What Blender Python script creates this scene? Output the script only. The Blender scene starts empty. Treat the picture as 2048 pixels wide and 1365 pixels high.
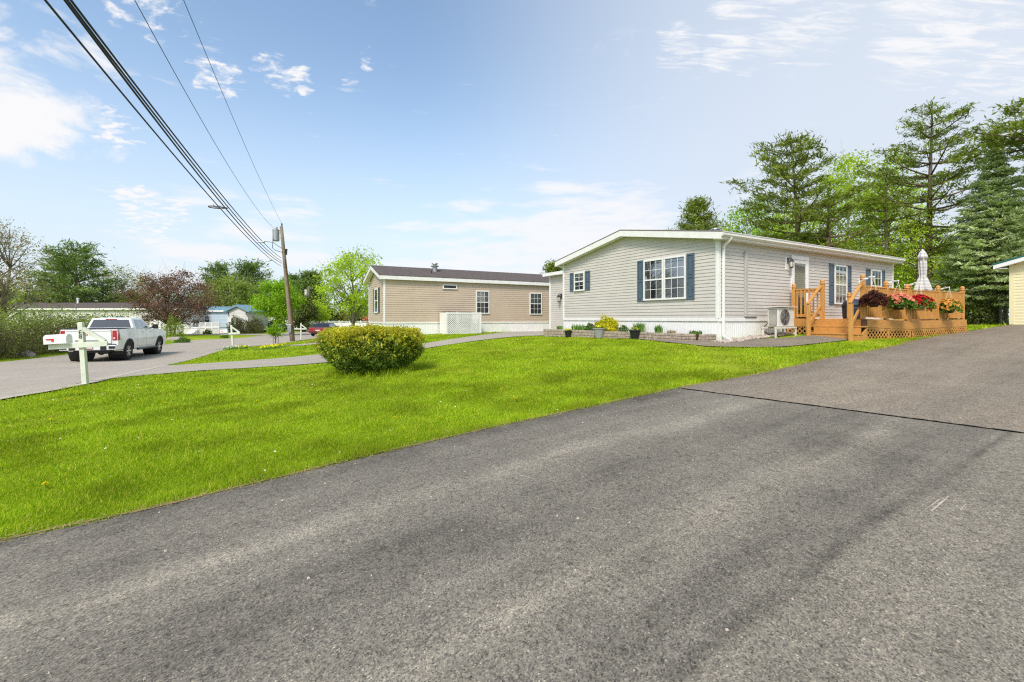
import bpy, bmesh, math, random
import numpy as np
from mathutils import Vector, Matrix

scene = bpy.context.scene
C = scene.collection
R = math.radians
rng = np.random.default_rng(11)
random.seed(5)
EZ = 1.5                     # eye height in world z; the photo's horizon
F_PX, CX, HY = 907.0, 1024.0, 637.0

# ------------------------------------------------------------------ terrain
CTRL = np.array([
 (0,0,-1.38),(-3.4,3,-1.47),(2.47,6.9,-1.1),(10,12,-.72),(18,17.6,-.35),(19.5,17.7,-.27),(24,24,-.42),(5.87,12.9,-.64),(4.7,12.1,-.70),
 (2.2,19.3,-.74),(1.7,18.7,-.76),(9.83,12.5,-.60),(15.6,15.4,-.49),(15.5,19,-.5),(10,0,-1.04),(20,5,-.58),(26,15,-.22),(-5,-5,-1.66),(5,-8,-1.5),
 (-9.4,8.3,-1.52),(-9.4,10,-1.47),(-12.5,16.4,-1.72),(-17.5,20.5,-1.9),(-18.9,24.3,-1.9),(-20.7,18.3,-1.82),(-22.5,23,-1.87),(-25.5,33.4,-1.95),
 (-16.7,26.2,-1.87),(-17.9,37,-1.88),(-17.5,33,-1.88),(-9.0,24.5,-1.15),(-6.55,23.2,-.98),(2.4,29.3,-.85),(-3.3,16.4,-1.08),(-6.2,14.5,-1.38),(-.55,20.9,-.84),(-3.07,15.1,-1.1),
 (-5.55,13.45,-1.34),(-3.1,10.4,-1.26),(0.5,12.5,-1.0),(-9,20,-1.5),(-12,30,-1.5),(-14,45,-1.7),(-22,55,-1.95),(-31,70,-2.05),(-30,83,-2.05),(-40,45,-1.95),(-60,60,-2.0),(-60,20,-1.9),(-45,10,-1.8),(-30,0,-1.7),(-15,0,-1.6),
 (-40,-40,-1.9),(40,-40,-1.2),(60,10,-.1),(60,60,-.3),(20,45,-.7),(0,60,-1.4),(0,100,-1.9),(-60,110,-2.1),(60,120,-.8),(-150,60,-2.2),(-150,200,-2.2),(0,220,-2.0),(150,200,-1.0),(150,20,-.3),(-150,-60,-2.0),(120,-90,-1.2),(0,-100,-1.8)])
def _phi(r2): return np.where(r2 > 1e-9, r2*np.log(np.maximum(r2, 1e-9)), 0.0)
def _fit():
    P = CTRL[:, :2]/100.0; n = len(P)
    r2 = ((P[:, None]-P[None])**2).sum(-1)
    K = _phi(r2) + np.eye(n)*2e-5
    A = np.zeros((n+3, n+3)); A[:n, :n] = K; A[:n, n] = 1; A[:n, n+1:] = P; A[n, :n] = 1; A[n+1:, :n] = P.T
    return P, np.linalg.solve(A, np.concatenate([CTRL[:, 2], [0, 0, 0]]))
_TP, _TW = _fit()
def ground(x, y):
    x = np.asarray(x, float); y = np.asarray(y, float); sh = np.broadcast(x, y).shape
    xf = np.clip(np.broadcast_to(x, sh).ravel(), -200, 200)/100; yf = np.clip(np.broadcast_to(y, sh).ravel(), -110, 230)/100
    out = np.empty(len(xf)); n = len(_TP)
    for i in range(0, len(xf), 20000):
        a, b = xf[i:i+20000], yf[i:i+20000]
        r2 = (a[:, None]-_TP[None, :, 0])**2 + (b[:, None]-_TP[None, :, 1])**2
        out[i:i+20000] = _phi(r2) @ _TW[:n] + _TW[n] + _TW[n+1]*a + _TW[n+2]*b
    return (out + EZ).reshape(sh)
def gz(x, y): return float(ground(x, y))
_YS = np.concatenate([np.arange(.8, 30, .02), np.arange(30, 220, .1)])
def gp(u, v):
    """the point of the ground seen at photo pixel (u, v)"""
    X = (u-CX)/F_PX*_YS; Z = EZ+(HY-v)/F_PX*_YS
    d = Z-ground(X, _YS); k = np.argmax(d < 0) if (d < 0).any() else len(_YS)-1
    return np.array([X[k], _YS[k], gz(X[k], _YS[k])])
def at(u, v, Y): return ((u-CX)/F_PX*Y, Y, EZ+(HY-v)/F_PX*Y)

# ------------------------------------------------------------------ materials
class NT:
    def __init__(s, name):
        s.m = bpy.data.materials.new(name); s.m.use_nodes = True; s.t = s.m.node_tree; s.n = s.t.nodes; s.l = s.t.links
        s.b = s.n['Principled BSDF']; s.out = s.n['Material Output']
    def add(s, t, **kw):
        n = s.n.new(t)
        for k, v in kw.items():
            if k.startswith('i_'): n.inputs[k[2:].replace('_', ' ')].default_value = v
            else: setattr(n, k, v)
        return n
    def link(s, a, b): s.l.new(a, b)
    def coord(s, scale=(1, 1, 1), rot=(0, 0, 0)):
        tc = s.add('ShaderNodeTexCoord'); mp = s.add('ShaderNodeMapping'); s.link(tc.outputs['Object'], mp.inputs[0])
        mp.inputs['Scale'].default_value = scale; mp.inputs['Rotation'].default_value = rot
        return mp.outputs[0]
    def noise(s, vec, scale, detail=4, rough=.55):
        n = s.add('ShaderNodeTexNoise'); n.inputs['Scale'].default_value = scale; n.inputs['Detail'].default_value = detail; n.inputs['Roughness'].default_value = rough
        s.link(vec, n.inputs['Vector']); return n.outputs['Fac']
    def ramp(s, fac, stops):
        r = s.add('ShaderNodeValToRGB'); e = r.color_ramp.elements
        while len(e) < len(stops): e.new(.5)
        for i, (p, c) in enumerate(stops):
            e[i].position = p; e[i].color = (*c, 1) if len(c) == 3 else c
        s.link(fac, r.inputs[0]); return r.outputs[0]
    def mix(s, fac, a, b, mode='MIX'):
        m = s.add('ShaderNodeMix', data_type='RGBA', blend_type=mode)
        for sock, val in ((m.inputs['Factor'], fac), (m.inputs[6], a), (m.inputs[7], b)):
            if hasattr(val, 'is_output'): s.link(val, sock)
            elif isinstance(val, (int, float)): sock.default_value = val
            else: sock.default_value = (*val, 1)
        return m.outputs[2]
    def bump(s, h, strength=.3, dist=.01):
        b = s.add('ShaderNodeBump'); b.inputs['Strength'].default_value = strength; b.inputs['Distance'].default_value = dist
        s.link(h, b.inputs['Height']); s.link(b.outputs[0], s.b.inputs['Normal'])
    def base(s, c):
        if hasattr(c, 'is_output'): s.link(c, s.b.inputs['Base Color'])
        else: s.b.inputs['Base Color'].default_value = (*c, 1)
    def set(s, rough=.6, metal=0, spec=.5, coat=0):
        s.b.inputs['Roughness'].default_value = rough; s.b.inputs['Metallic'].default_value = metal
        s.b.inputs['Specular IOR Level'].default_value = spec; s.b.inputs['Coat Weight'].default_value = coat

def plain(name, col, rough=.6, metal=0, spec=.4, var=.12, scale=3.0, coat=0, bump=0):
    t = NT(name); c = t.coord(); n = t.noise(c, scale, 6, .65)
    lo = tuple(x*(1-var) for x in col); hi = tuple(min(1, x*(1+var*.6)) for x in col)
    t.base(t.ramp(n, [(.3, lo), (.7, hi)])); t.set(rough, metal, spec, coat)
    if bump: t.bump(t.noise(c, scale*30, 3), bump, .004)
    return t.m
def leafy(name, cols, trans=.35, var_scale=.9, shade=.3, rough=.55):
    t = NT(name); g = t.add('ShaderNodeNewGeometry'); c = t.coord()
    base = t.ramp(g.outputs['Random Per Island'], [(i/(len(cols)-1), x) for i, x in enumerate(cols)])
    n = t.ramp(t.noise(c, var_scale, 4), [(.36, (0, 0, 0)), (.64, (1, 1, 1))])
    col = t.mix(n, t.mix(1.0, base, (1-shade, 1-shade, 1-shade), 'MULTIPLY'), t.mix(1.0, base, (1+shade*.5,)*3, 'MULTIPLY'))
    t.base(col); t.set(rough, 0, .12)
    tr = t.add('ShaderNodeBsdfTranslucent'); t.link(t.mix(1.0, col, (1.1, 1.15, .6), 'MULTIPLY'), tr.inputs[0])
    ms = t.add('ShaderNodeMixShader'); ms.inputs[0].default_value = trans
    t.link(t.b.outputs[0], ms.inputs[1]); t.link(tr.outputs[0], ms.inputs[2]); t.link(ms.outputs[0], t.out.inputs[0])
    return t.m
def woodgrain(name, col, axis_scale=(1, 12, 12), rough=.6, dark=.55):
    t = NT(name); c = t.coord(axis_scale); n = t.noise(c, 2.2, 6, .7); g = t.noise(t.coord(), .9, 3)
    a = t.ramp(n, [(.3, tuple(x*dark for x in col)), (.62, col)])
    t.base(t.mix(g, t.mix(1.0, a, (.72, .7, .66), 'MULTIPLY'), a)); t.set(rough, 0, .35); t.bump(n, .25, .004); return t.m
def bark(name, col):
    t = NT(name); c = t.coord((6, 6, 1.2)); n = t.noise(c, 3, 6, .75)
    t.base(t.ramp(n, [(.3, tuple(x*.4 for x in col)), (.65, col)])); t.set(.9, 0, .1); t.bump(n, .7, .02); return t.m
def glassmat(name, tint=(.02, .025, .03), refl=.35, see=.45):
    t = NT(name); t.base(tint); t.set(.05, 0, .5)
    gl = t.add('ShaderNodeBsdfGlossy'); gl.inputs['Roughness'].default_value = .015; gl.inputs['Color'].default_value = (.9, .95, 1, 1)
    tr = t.add('ShaderNodeBsdfTransparent'); tr.inputs[0].default_value = (.75, .78, .8, 1)
    m1 = t.add('ShaderNodeMixShader'); m1.inputs[0].default_value = see; t.link(t.b.outputs[0], m1.inputs[1]); t.link(tr.outputs[0], m1.inputs[2])
    fc = t.add('ShaderNodeLayerWeight'); lw = t.add('ShaderNodeMath', operation='POWER'); t.link(fc.outputs['Facing'], lw.inputs[0]); lw.inputs[1].default_value = 4.0
    ma = t.add('ShaderNodeMath', operation='MULTIPLY_ADD'); t.link(lw.outputs[0], ma.inputs[0]); ma.inputs[1].default_value = .9; ma.inputs[2].default_value = refl; ma.use_clamp = True
    m2 = t.add('ShaderNodeMixShader'); t.link(ma.outputs[0], m2.inputs[0]); t.link(m1.outputs[0], m2.inputs[1]); t.link(gl.outputs[0], m2.inputs[2]); t.link(m2.outputs[0], t.out.inputs[0])
    return t.m

def asphalt(name, lo, hi, speck=1.0, tracks=None, fine=150, rough=.85):
    """uv = metres along and across the paved strip; tracks = (metres across, brightness) wear bands"""
    t = NT(name); uv = t.add('ShaderNodeUVMap'); c = t.coord()
    mp = t.add('ShaderNodeMapping'); mp.inputs['Scale'].default_value = (.10, 1.1, 1); t.link(uv.outputs[0], mp.inputs[0])
    mp2 = t.add('ShaderNodeMapping'); mp2.inputs['Scale'].default_value = (.35, 3.2, 1); t.link(uv.outputs[0], mp2.inputs[0])
    st = t.noise(mp.outputs[0], 1.2, 5, .55); st2 = t.noise(mp2.outputs[0], 1.3, 5, .6); pt = t.noise(c, .8, 7, .66)
    f = t.mix(.4, t.mix(.45, st, st2), pt)
    col = t.ramp(f, [(.36, lo), (.46, tuple(a*.6+b*.4 for a, b in zip(lo, hi))), (.54, tuple(a*.4+b*.6 for a, b in zip(lo, hi))), (.64, hi)])
    if tracks:
        sx = t.add('ShaderNodeSeparateXYZ'); t.link(uv.outputs[0], sx.inputs[0])
        wv = t.noise(mp.outputs[0], .9, 3); ad = t.add('ShaderNodeMath', operation='MULTIPLY_ADD'); t.link(wv, ad.inputs[0]); ad.inputs[1].default_value = .5; t.link(sx.outputs[1], ad.inputs[2])
        dv = t.add('ShaderNodeMath', operation='MULTIPLY_ADD'); t.link(ad.outputs[0], dv.inputs[0]); dv.inputs[1].default_value = 1/6.5; dv.inputs[2].default_value = -.25/6.5
        tk = t.ramp(dv.outputs[0], [(m/6.5, (k, k*.99, k*.975) if k > 1 else (k, k, k*1.02)) for m, k in tracks])
        br = t.ramp(t.noise(c, 2.4, 7, .7), [(.36, (.3,)*3), (.6, (1,)*3)])
        col = t.mix(br, col, t.mix(1.0, col, tk, 'MULTIPLY'))
    v = t.add('ShaderNodeTexVoronoi'); v.inputs['Scale'].default_value = fine; t.link(c, v.inputs[0])
    sp = t.ramp(v.outputs['Color'], [(0, (.22, .22, .23)), (.35, (.74,)*3), (.75, (1.14, 1.13, 1.1)), (.92, (1.6, 1.55, 1.42)), (1, (3.0, 2.85, 2.5))])
    col = t.mix(speck, col, t.mix(1.0, col, sp, 'MULTIPLY'))
    v2 = t.add('ShaderNodeTexVoronoi'); v2.inputs['Scale'].default_value = fine*.42; t.link(c, v2.inputs[0])
    sp2 = t.ramp(v2.outputs['Color'], [(0, (.72,)*3), (.55, (1,)*3), (1, (1.25, 1.23, 1.18))])
    col = t.mix(speck*.7, col, t.mix(1.0, col, sp2, 'MULTIPLY'))
    pit = t.ramp(t.noise(c, 22, 4, .7), [(.34, (.55,)*3), (.46, (1,)*3)]); col = t.mix(.8*speck, col, t.mix(1.0, col, pit, 'MULTIPLY'))
    t.base(col); t.set(rough, 0, .2); t.bump(v.outputs['Distance'], .45, .004); return t.m

M = {}
def mats():
    M['siding'] = plain('grey_vinyl', (.55, .51, .462), .5, var=.07, scale=1.5)
    M['tan'] = plain('tan_vinyl', (.52, .415, .31), .5, var=.06, scale=1.2)
    M['cream'] = plain('cream_vinyl', (.80, .70, .44), .5, var=.05)
    M['white'] = plain('white_vinyl', (.80, .79, .76), .45, var=.06, scale=2)
    M['offwhite'] = plain('aged_white_paint', (.66, .68, .56), .6, var=.14, scale=6)
    M['trim'] = plain('white_trim', (.78, .765, .73), .4, var=.08, scale=4)
    M['shutter'] = plain('slate_blue_shutter', (.078, .118, .155), .5, var=.2, scale=5)
    M['dkshutter'] = plain('dark_shutter', (.035, .04, .042), .5)
    M['glass'] = glassmat('window_glass', refl=.10, see=.55)
    M['upperglass'] = glassmat('upper_window_glass', refl=.34, see=.5)
    M['dkglass'] = glassmat('dark_glass', (.012, .014, .016), .06, .15)
    M['interior'] = plain('dim_interior', (.05, .045, .04), .9)
    M['curtain'] = plain('curtain_cloth', (.52, .5, .45), .9, var=.3, scale=8)
    M['blind'] = plain('window_blind', (.68, .68, .64), .7, var=.2, scale=9)
    M['shingle'] = plain('brown_shingle', (.11, .088, .078), .9, var=.4, scale=7, bump=.4)
    M['greyshingle'] = plain('grey_shingle', (.20, .17, .15), .9, var=.35, scale=7)
    M['wood'] = woodgrain('cedar_deck', (.69, .335, .088), dark=.66)
    M['woodv'] = woodgrain('cedar_upright', (.72, .365, .098), (12, 12, 1), dark=.66)
    M['wooddark'] = woodgrain('dark_cedar', (.13, .065, .03), (12, 12, 1))  # dark brown wood tone for posts, conduit and the added box under the deck
    M['oldwood'] = woodgrain('weathered_pole', (.34, .265, .20), (9, 9, .5), .85, .45)
    M['stone'] = plain('split_block', (.40, .325, .25), .9, var=.5, scale=9, bump=.8)
    M['rock'] = plain('grey_boulder', (.36, .31, .27), .9, var=.4, scale=4, bump=.7)
    M['pebble'] = plain('river_stone', (.46, .38, .31), .8, var=.5, scale=6, bump=.3)
    M['mulch'] = plain('bark_mulch', (.10, .05, .028), .95, var=.6, scale=25, bump=.9)
    M['soil'] = plain('dry_thatch', (.30, .20, .10), .95, var=.6, scale=9, bump=.8)
    M['gravel'] = plain('sandy_shoulder', (.46, .40, .33), .95, var=.3, scale=12, bump=.6)
    M['metal'] = plain('galvanised', (.40, .41, .41), .4, .7, var=.25, scale=5)
    M['dkmetal'] = plain('dark_metal', (.05, .05, .052), .4, .4)
    M['acwhite'] = plain('ivory_metal', (.66, .63, .56), .4, var=.1, scale=3)
    M['duct'] = plain('grey_duct', (.44, .42, .39), .5, var=.1)
    M['black'] = plain('black_plastic', (.018, .018, .019), .5)
    M['greypot'] = plain('grey_pot', (.30, .31, .31), .6)
    M['clay'] = plain('fibre_basket', (.42, .27, .14), .8, var=.3, scale=15)
    M['cable'] = plain('cable_rubber', (.014, .014, .015), .6)
    M['rust'] = plain('rust_ring', (.10, .055, .03), .8)
    M['truck'] = plain('white_car_paint', (.80, .81, .79), .22, var=.02, coat=.6, spec=.5)
    M['redcar'] = plain('red_car_paint', (.22, .018, .022), .25, var=.05, coat=.6)
    M['navycar'] = plain('navy_car_paint', (.03, .045, .075), .22, var=.05, coat=.6)
    M['redlens'] = plain('red_lens', (.42, .012, .014), .2, coat=.5)
    M['redpaint'] = plain('red_paint', (.60, .03, .03), .45)
    M['tyre'] = plain('tyre_rubber', (.022, .022, .023), .85, var=.2)
    M['chrome'] = plain('bright_metal', (.62, .63, .64), .22, .9)
    M['plate'] = plain('number_plate', (.66, .60, .58), .5, var=.1)
    M['amber'] = plain('lantern_glass', (.62, .58, .50), .3)
    M['umbrella'] = None
    M['blueroof'] = plain('blue_metal_roof', (.19, .32, .39), .4, .1, var=.1)
    M['bluewall'] = plain('pale_blue_vinyl', (.45, .55, .61), .5, var=.05)
    M['greenroof'] = plain('green_metal_roof', (.03, .15, .13), .4, .2)
    M['utility'] = plain('pale_green_cabinet', (.34, .48, .38), .5)
    M['beige'] = plain('beige_vinyl', (.64, .625, .575), .6, var=.06)
    M['navy'] = plain('navy_cover', (.02, .032, .055), .6, var=.2)
    t = NT('striped_canvas'); c = t.coord(); w = t.add('ShaderNodeTexWave', wave_type='BANDS', bands_direction='Z'); w.inputs['Scale'].default_value = 2.6; w.inputs['Distortion'].default_value = 2.5
    t.link(c, w.inputs[0]); t.base(t.ramp(w.outputs['Fac'], [(.3, (.60, .58, .54)), (.75, (.47, .455, .45))])); t.set(.9, 0, .1); M['umbrella'] = t.m
    M['bark'] = bark('brown_bark', (.16, .12, .09)); M['greybark'] = bark('grey_bark', (.30, .26, .22)); M['birch'] = bark('birch_bark', (.62, .58, .52)); M['redbark'] = bark('pine_bark', (.25, .18, .135))
    # foliage
    M['pine'] = leafy('pine_needles', [(.14, .185, .03), (.22, .285, .045), (.34, .39, .065)], .4)
    M['farpine'] = leafy('far_pine_needles', [(.11, .18, .05), (.18, .27, .07), (.27, .36, .10)], .35)
    M['spruce'] = leafy('spruce_needles', [(.34, .42, .20), (.50, .58, .30), (.66, .72, .42)], .45)
    M['lime'] = leafy('lime_leaves', [(.34, .50, .025), (.48, .64, .04), (.62, .74, .09)], .5)
    M['maple'] = leafy('maple_leaves', [(.18, .36, .015), (.30, .50, .025), (.42, .60, .05)], .5)
    M['olive'] = leafy('olive_leaves', [(.20, .25, .03), (.32, .35, .05), (.46, .45, .08)], .4)
    M['willow'] = leafy('willow_leaves', [(.20, .28, .05), (.30, .38, .08), (.40, .46, .12)], .45)
    M['bud'] = leafy('bud_leaves', [(.30, .22, .11), (.40, .32, .15), (.36, .36, .12)], .3)
    M['purple'] = leafy('purple_leaves', [(.12, .06, .048), (.21, .115, .085), (.30, .18, .125)], .3)
    M['hedge'] = leafy('hedge_leaves', [(.16, .16, .06), (.24, .23, .09), (.28, .34, .09)], .3)
    M['hedgetop'] = leafy('hedge_new_leaves', [(.22, .32, .05), (.32, .42, .08)], .4)
    M['hedgetwig'] = leafy('hedge_twigs', [(.13, .095, .075), (.20, .155, .125)], .05)
    M['cedar'] = leafy('cedar_sprays', [(.07, .09, .022), (.11, .14, .03), (.16, .19, .05)], .2)
    M['yew'] = leafy('yew_leaves', [(.09, .15, .025), (.19, .28, .045), (.33, .40, .07)], .35, 2.5)
    M['yewtip'] = leafy('yew_new_growth', [(.40, .44, .03), (.58, .55, .04), (.66, .54, .06)], .4, 2.5)
    M['shrub'] = leafy('shrub_leaves', [(.08, .17, .025), (.15, .27, .045)], .35)
    M['yellowshrub'] = leafy('golden_shrub_leaves', [(.50, .47, .02), (.66, .62, .03), (.74, .72, .07)], .4)
    M['rhodo'] = leafy('dark_shrub_leaves', [(.06, .07, .02), (.13, .13, .045), (.20, .17, .07)], .25)
    M['iris'] = leafy('iris_blades', [(.13, .28, .05), (.24, .40, .09)], .35)
    M['burgundy'] = leafy('burgundy_leaves', [(.045, .012, .014), (.11, .015, .022), (.09, .085, .03)], .2, 8)
    M['salmon'] = leafy('salmon_petals', [(.72, .20, .12), (.82, .33, .21)], .3, 8)
    M['redpetal'] = leafy('red_petals', [(.42, .008, .015), (.60, .014, .022)], .25, 8)
    M['orange'] = leafy('orange_petals', [(.75, .28, .05), (.80, .48, .06), (.78, .30, .12)], .3, 8)
    M['yellow'] = leafy('yellow_petals', [(.92, .80, .015), (.94, .86, .03)], .2, 8)
    M['whitepetal'] = leafy('white_petals', [(.7, .68, .62), (.8, .78, .74)], .2, 8)
    M['grass'] = leafy('grass_blades', [(.15, .285, .005), (.28, .44, .006), (.43, .55, .015), (.62, .59, .10)], .42, 1.1, .30)
    M['straw'] = leafy('dry_straw', [(.38, .27, .12), (.55, .42, .20), (.30, .32, .06)], .2)
    # lawn under the blades
    t = NT('lawn_soil_and_turf'); c = t.coord(); a = t.noise(c, .35, 5); b = t.noise(c, 6, 6, .75); d = t.noise(c, 60, 3, .7)
    col = t.ramp(a, [(.36, (.19, .31, .006)), (.5, (.27, .39, .008)), (.64, (.38, .44, .04))])
    col = t.mix(1.0, col, t.ramp(b, [(.3, (.75, .78, .7)), (.7, (1.12, 1.1, 1.1))]), 'MULTIPLY')
    col = t.mix(1.0, col, t.ramp(d, [(.25, (.6, .62, .5)), (.7, (1.15, 1.12, 1.1))]), 'MULTIPLY')
    t.base(col); t.set(.95, 0, .1); t.bump(d, .8, .03); M['lawn'] = t.m
    M['asph1'] = asphalt('worn_asphalt', (.128, .115, .093), (.325, .292, .232), 1.0, [(0, .55), (.22, .62), (.42, .92), (1.0, .95), (1.2, 1.32), (1.42, 1.0), (1.9, .80), (2.35, .92), (2.72, 1.38), (2.9, 1.12), (3.05, .90), (3.22, .74), (3.38, .86), (3.44, .50), (3.49, 1.08), (3.9, 1.2), (4.4, .92), (5.2, .8), (6.4, 1.0)])
    M['asph2'] = asphalt('older_asphalt', (.19, .160, .122), (.34, .285, .215), .9, [(0, .8), (.5, .95), (1.6, 1.1), (2.6, .9), (3.4, 1.1), (6.4, 1)], 110)
    M['road'] = asphalt('road_asphalt', (.33, .29, .235), (.47, .42, .345), .5)
    M['seam'] = plain('tar_seam', (.02, .02, .02), .8)
mats()

# ------------------------------------------------------------------ builders
class MB:
    def __init__(s): s.v = []; s.f = []
    def quad(s, *p):
        i = len(s.v); s.v += [tuple(map(float, q)) for q in p]; s.f.append(tuple(range(i, i+len(p)))); return s
    def hexa(s, p):           # 8 points: bottom ring then top ring
        i = len(s.v); s.v += [tuple(map(float, q)) for q in p]
        for f in ((0, 3, 2, 1), (4, 5, 6, 7), (0, 1, 5, 4), (1, 2, 6, 5), (2, 3, 7, 6), (3, 0, 4, 7)): s.f.append(tuple(i+k for k in f))
        return s
    def box(s, x0, x1, y0, y1, z0, z1):
        return s.hexa([(x0, y0, z0), (x1, y0, z0), (x1, y1, z0), (x0, y1, z0), (x0, y0, z1), (x1, y0, z1), (x1, y1, z1), (x0, y1, z1)])
    def fbox(s, f, a0, a1, o0, o1, z0, z1):
        return s.hexa([f(a0, o0, z0), f(a1, o0, z0), f(a1, o1, z0), f(a0, o1, z0), f(a0, o0, z1), f(a1, o0, z1), f(a1, o1, z1), f(a0, o1, z1)])
    def bar(s, p, q, w, h, up=(0, 0, 1)):
        p, q = Vector(p), Vector(q); d = (q-p).normalized(); sd = d.cross(Vector(up))
        if sd.length < 1e-4: sd = d.cross(Vector((1, 0, 0)))
        sd.normalize(); u = sd.cross(d).normalized(); a, b = sd*w/2, u*h/2
        return s.hexa([p-a-b, p+a-b, q+a-b, q-a-b, p-a+b, p+a+b, q+a+b, q-a+b])
    def prism(s, poly, f, a, b):     # polygon points (i,j); f(i,j,k)->xyz for k=a..b
        n = len(poly); i = len(s.v)
        s.v += [tuple(map(float, f(x, y, a))) for x, y in poly]+[tuple(map(float, f(x, y, b))) for x, y in poly]
        s.f.append(tuple(range(i+n-1, i-1, -1))); s.f.append(tuple(range(i+n, i+2*n)))
        for k in range(n): s.f.append((i+k, i+(k+1) % n, i+n+(k+1) % n, i+n+k))
        return s
    def tube(s, pts, r, n=8, cap=True):
        pts = [Vector(p) for p in pts]; rs = r if isinstance(r, (list, tuple)) else [r]*len(pts); i0 = len(s.v)
        for k, p in enumerate(pts):
            d = (pts[min(k+1, len(pts)-1)]-pts[max(k-1, 0)]); d = d.normalized() if d.length > 1e-9 else Vector((0, 0, 1))
            a = d.cross(Vector((0, 0, 1))) if abs(d.z) < .95 else d.cross(Vector((1, 0, 0)))
            a.normalize(); b = d.cross(a)
            for j in range(n):
                t = 2*math.pi*j/n; q = p+(a*math.cos(t)+b*math.sin(t))*rs[k]; s.v.append(tuple(q))
        for k in range(len(pts)-1):
            for j in range(n): s.f.append((i0+k*n+j, i0+k*n+(j+1) % n, i0+(k+1)*n+(j+1) % n, i0+(k+1)*n+j))
        if cap: s.f.append(tuple(i0+j for j in range(n))[::-1]); s.f.append(tuple(i0+(len(pts)-1)*n+j for j in range(n)))
        return s
    def lathe(s, prof, f=lambda x, y, z: (x, y, z), n=20, squash=None):
        i0 = len(s.v); m = len(prof)
        for k, (r, z) in enumerate(prof):
            for j in range(n):
                t = 2*math.pi*j/n; rr = r*(squash(t, z) if squash else 1); s.v.append(tuple(map(float, f(rr*math.cos(t), rr*math.sin(t), z))))
        for k in range(m-1):
            for j in range(n): s.f.append((i0+k*n+j, i0+k*n+(j+1) % n, i0+(k+1)*n+(j+1) % n, i0+(k+1)*n+j))
        s.f.append(tuple(i0+j for j in range(n))[::-1]); s.f.append(tuple(i0+(m-1)*n+j for j in range(n)))
        return s
    def build(s, name, mat, parent=None, bevel=0, smooth=False, fix=True):
        me = bpy.data.meshes.new(name); me.from_pydata(s.v, [], s.f)
        if fix:
            bm = bmesh.new(); bm.from_mesh(me); bmesh.ops.recalc_face_normals(bm, faces=bm.faces); bm.to_mesh(me); bm.free()
        return link(name, me, mat, parent, bevel, smooth)
def link(name, me, mat, parent=None, bevel=0, smooth=False):
    o = bpy.data.objects.new(name, me); C.objects.link(o)
    if mat: me.materials.append(M[mat] if isinstance(mat, str) else mat)
    if parent: o.parent = parent
    if smooth: me.polygons.foreach_set('use_smooth', [True]*len(me.polygons))
    if bevel:
        b = o.modifiers.new('edge', 'BEVEL'); b.width = bevel; b.segments = 2; b.limit_method = 'ANGLE'; b.angle_limit = R(35)
        b.harden_normals = False
    return o
def np_mesh(name, V, k):
    """separate k-gons, verts in order"""
    V = np.ascontiguousarray(V, np.float32).reshape(-1, 3); n = len(V)//k
    me = bpy.data.meshes.new(name); me.vertices.add(len(V)); me.vertices.foreach_set('co', V.ravel())
    me.loops.add(len(V)); me.loops.foreach_set('vertex_index', np.arange(len(V), dtype=np.int32))
    me.polygons.add(n); me.polygons.foreach_set('loop_start', np.arange(0, len(V), k, dtype=np.int32)); me.polygons.foreach_set('loop_total', np.full(n, k, np.int32))
    me.update(calc_edges=True); return me
def tag(o, label=None, cat=None, group=None, kind=None):
    if label: o['label'] = label
    if cat: o['category'] = cat
    if group: o['group'] = group
    if kind: o['kind'] = kind
    return o
def thing(name, label, cat, loc=(0, 0, 0), rz=0, group=None):
    o = bpy.data.objects.new(name, None); C.objects.link(o); o.location = loc; o.rotation_euler = (0, 0, rz); o.empty_display_size = .2
    return tag(o, label, cat, group)
def copy_tree(o, parent=None):
    c = o.copy(); C.objects.link(c)
    if parent: c.parent = parent
    for ch in list(o.children): copy_tree(ch, c)
    return c
def unit(v): return v/np.maximum(np.linalg.norm(v, axis=-1, keepdims=True), 1e-9)
def cards(P, size, aspect=.55, nrm=None, bias=0, axis=None, abias=0, taper=True, sj=.35):
    """leaf-sized rhombi at the points P; nrm: preferred normal, axis: preferred long direction"""
    n = len(P); N = unit(rng.normal(size=(n, 3)))
    if nrm is not None: N = unit(N+bias*nrm)
    A = rng.normal(size=(n, 3))
    if axis is not None: A = unit(A)+abias*axis
    A = unit(A-(A*N).sum(1, keepdims=True)*N); B = np.cross(N, A)
    s = (size*(1+sj*rng.normal(size=(n, 1)))).clip(size*.35, size*2)
    a, b = A*s*.5, B*s*.5*aspect
    return np.stack([P-a, P+b, P+a, P-b] if taper else [P-a-b, P+a-b, P+a+b, P-a+b], 1)
def leaves(name, P, mat, parent=None, **kw):
    return link(name, np_mesh(name, cards(np.asarray(P), **kw), 4), mat, parent)
def text_mesh(name, body, size, ext=.003):
    cu = bpy.data.curves.new(name, 'FONT'); cu.body = body; cu.size = size; cu.extrude = ext; cu.align_x = 'CENTER'; cu.align_y = 'CENTER'; cu.resolution_u = 3
    tmp = bpy.data.objects.new(name, cu); C.objects.link(tmp); dg = bpy.context.evaluated_depsgraph_get(); dg.update()
    me = bpy.data.meshes.new_from_object(tmp.evaluated_get(dg)); bpy.data.objects.remove(tmp); bpy.data.curves.remove(cu); me.name = name
    return me
def inpoly(px, py, poly):
    c = np.zeros(px.shape, bool); n = len(poly)
    for i in range(n):
        x0, y0 = poly[i][:2]; x1, y1 = poly[(i+1) % n][:2]
        if y0 == y1: continue
        c ^= ((y0 > py) != (y1 > py)) & (px < (x1-x0)*(py-y0)/(y1-y0)+x0)
    return c
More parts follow.
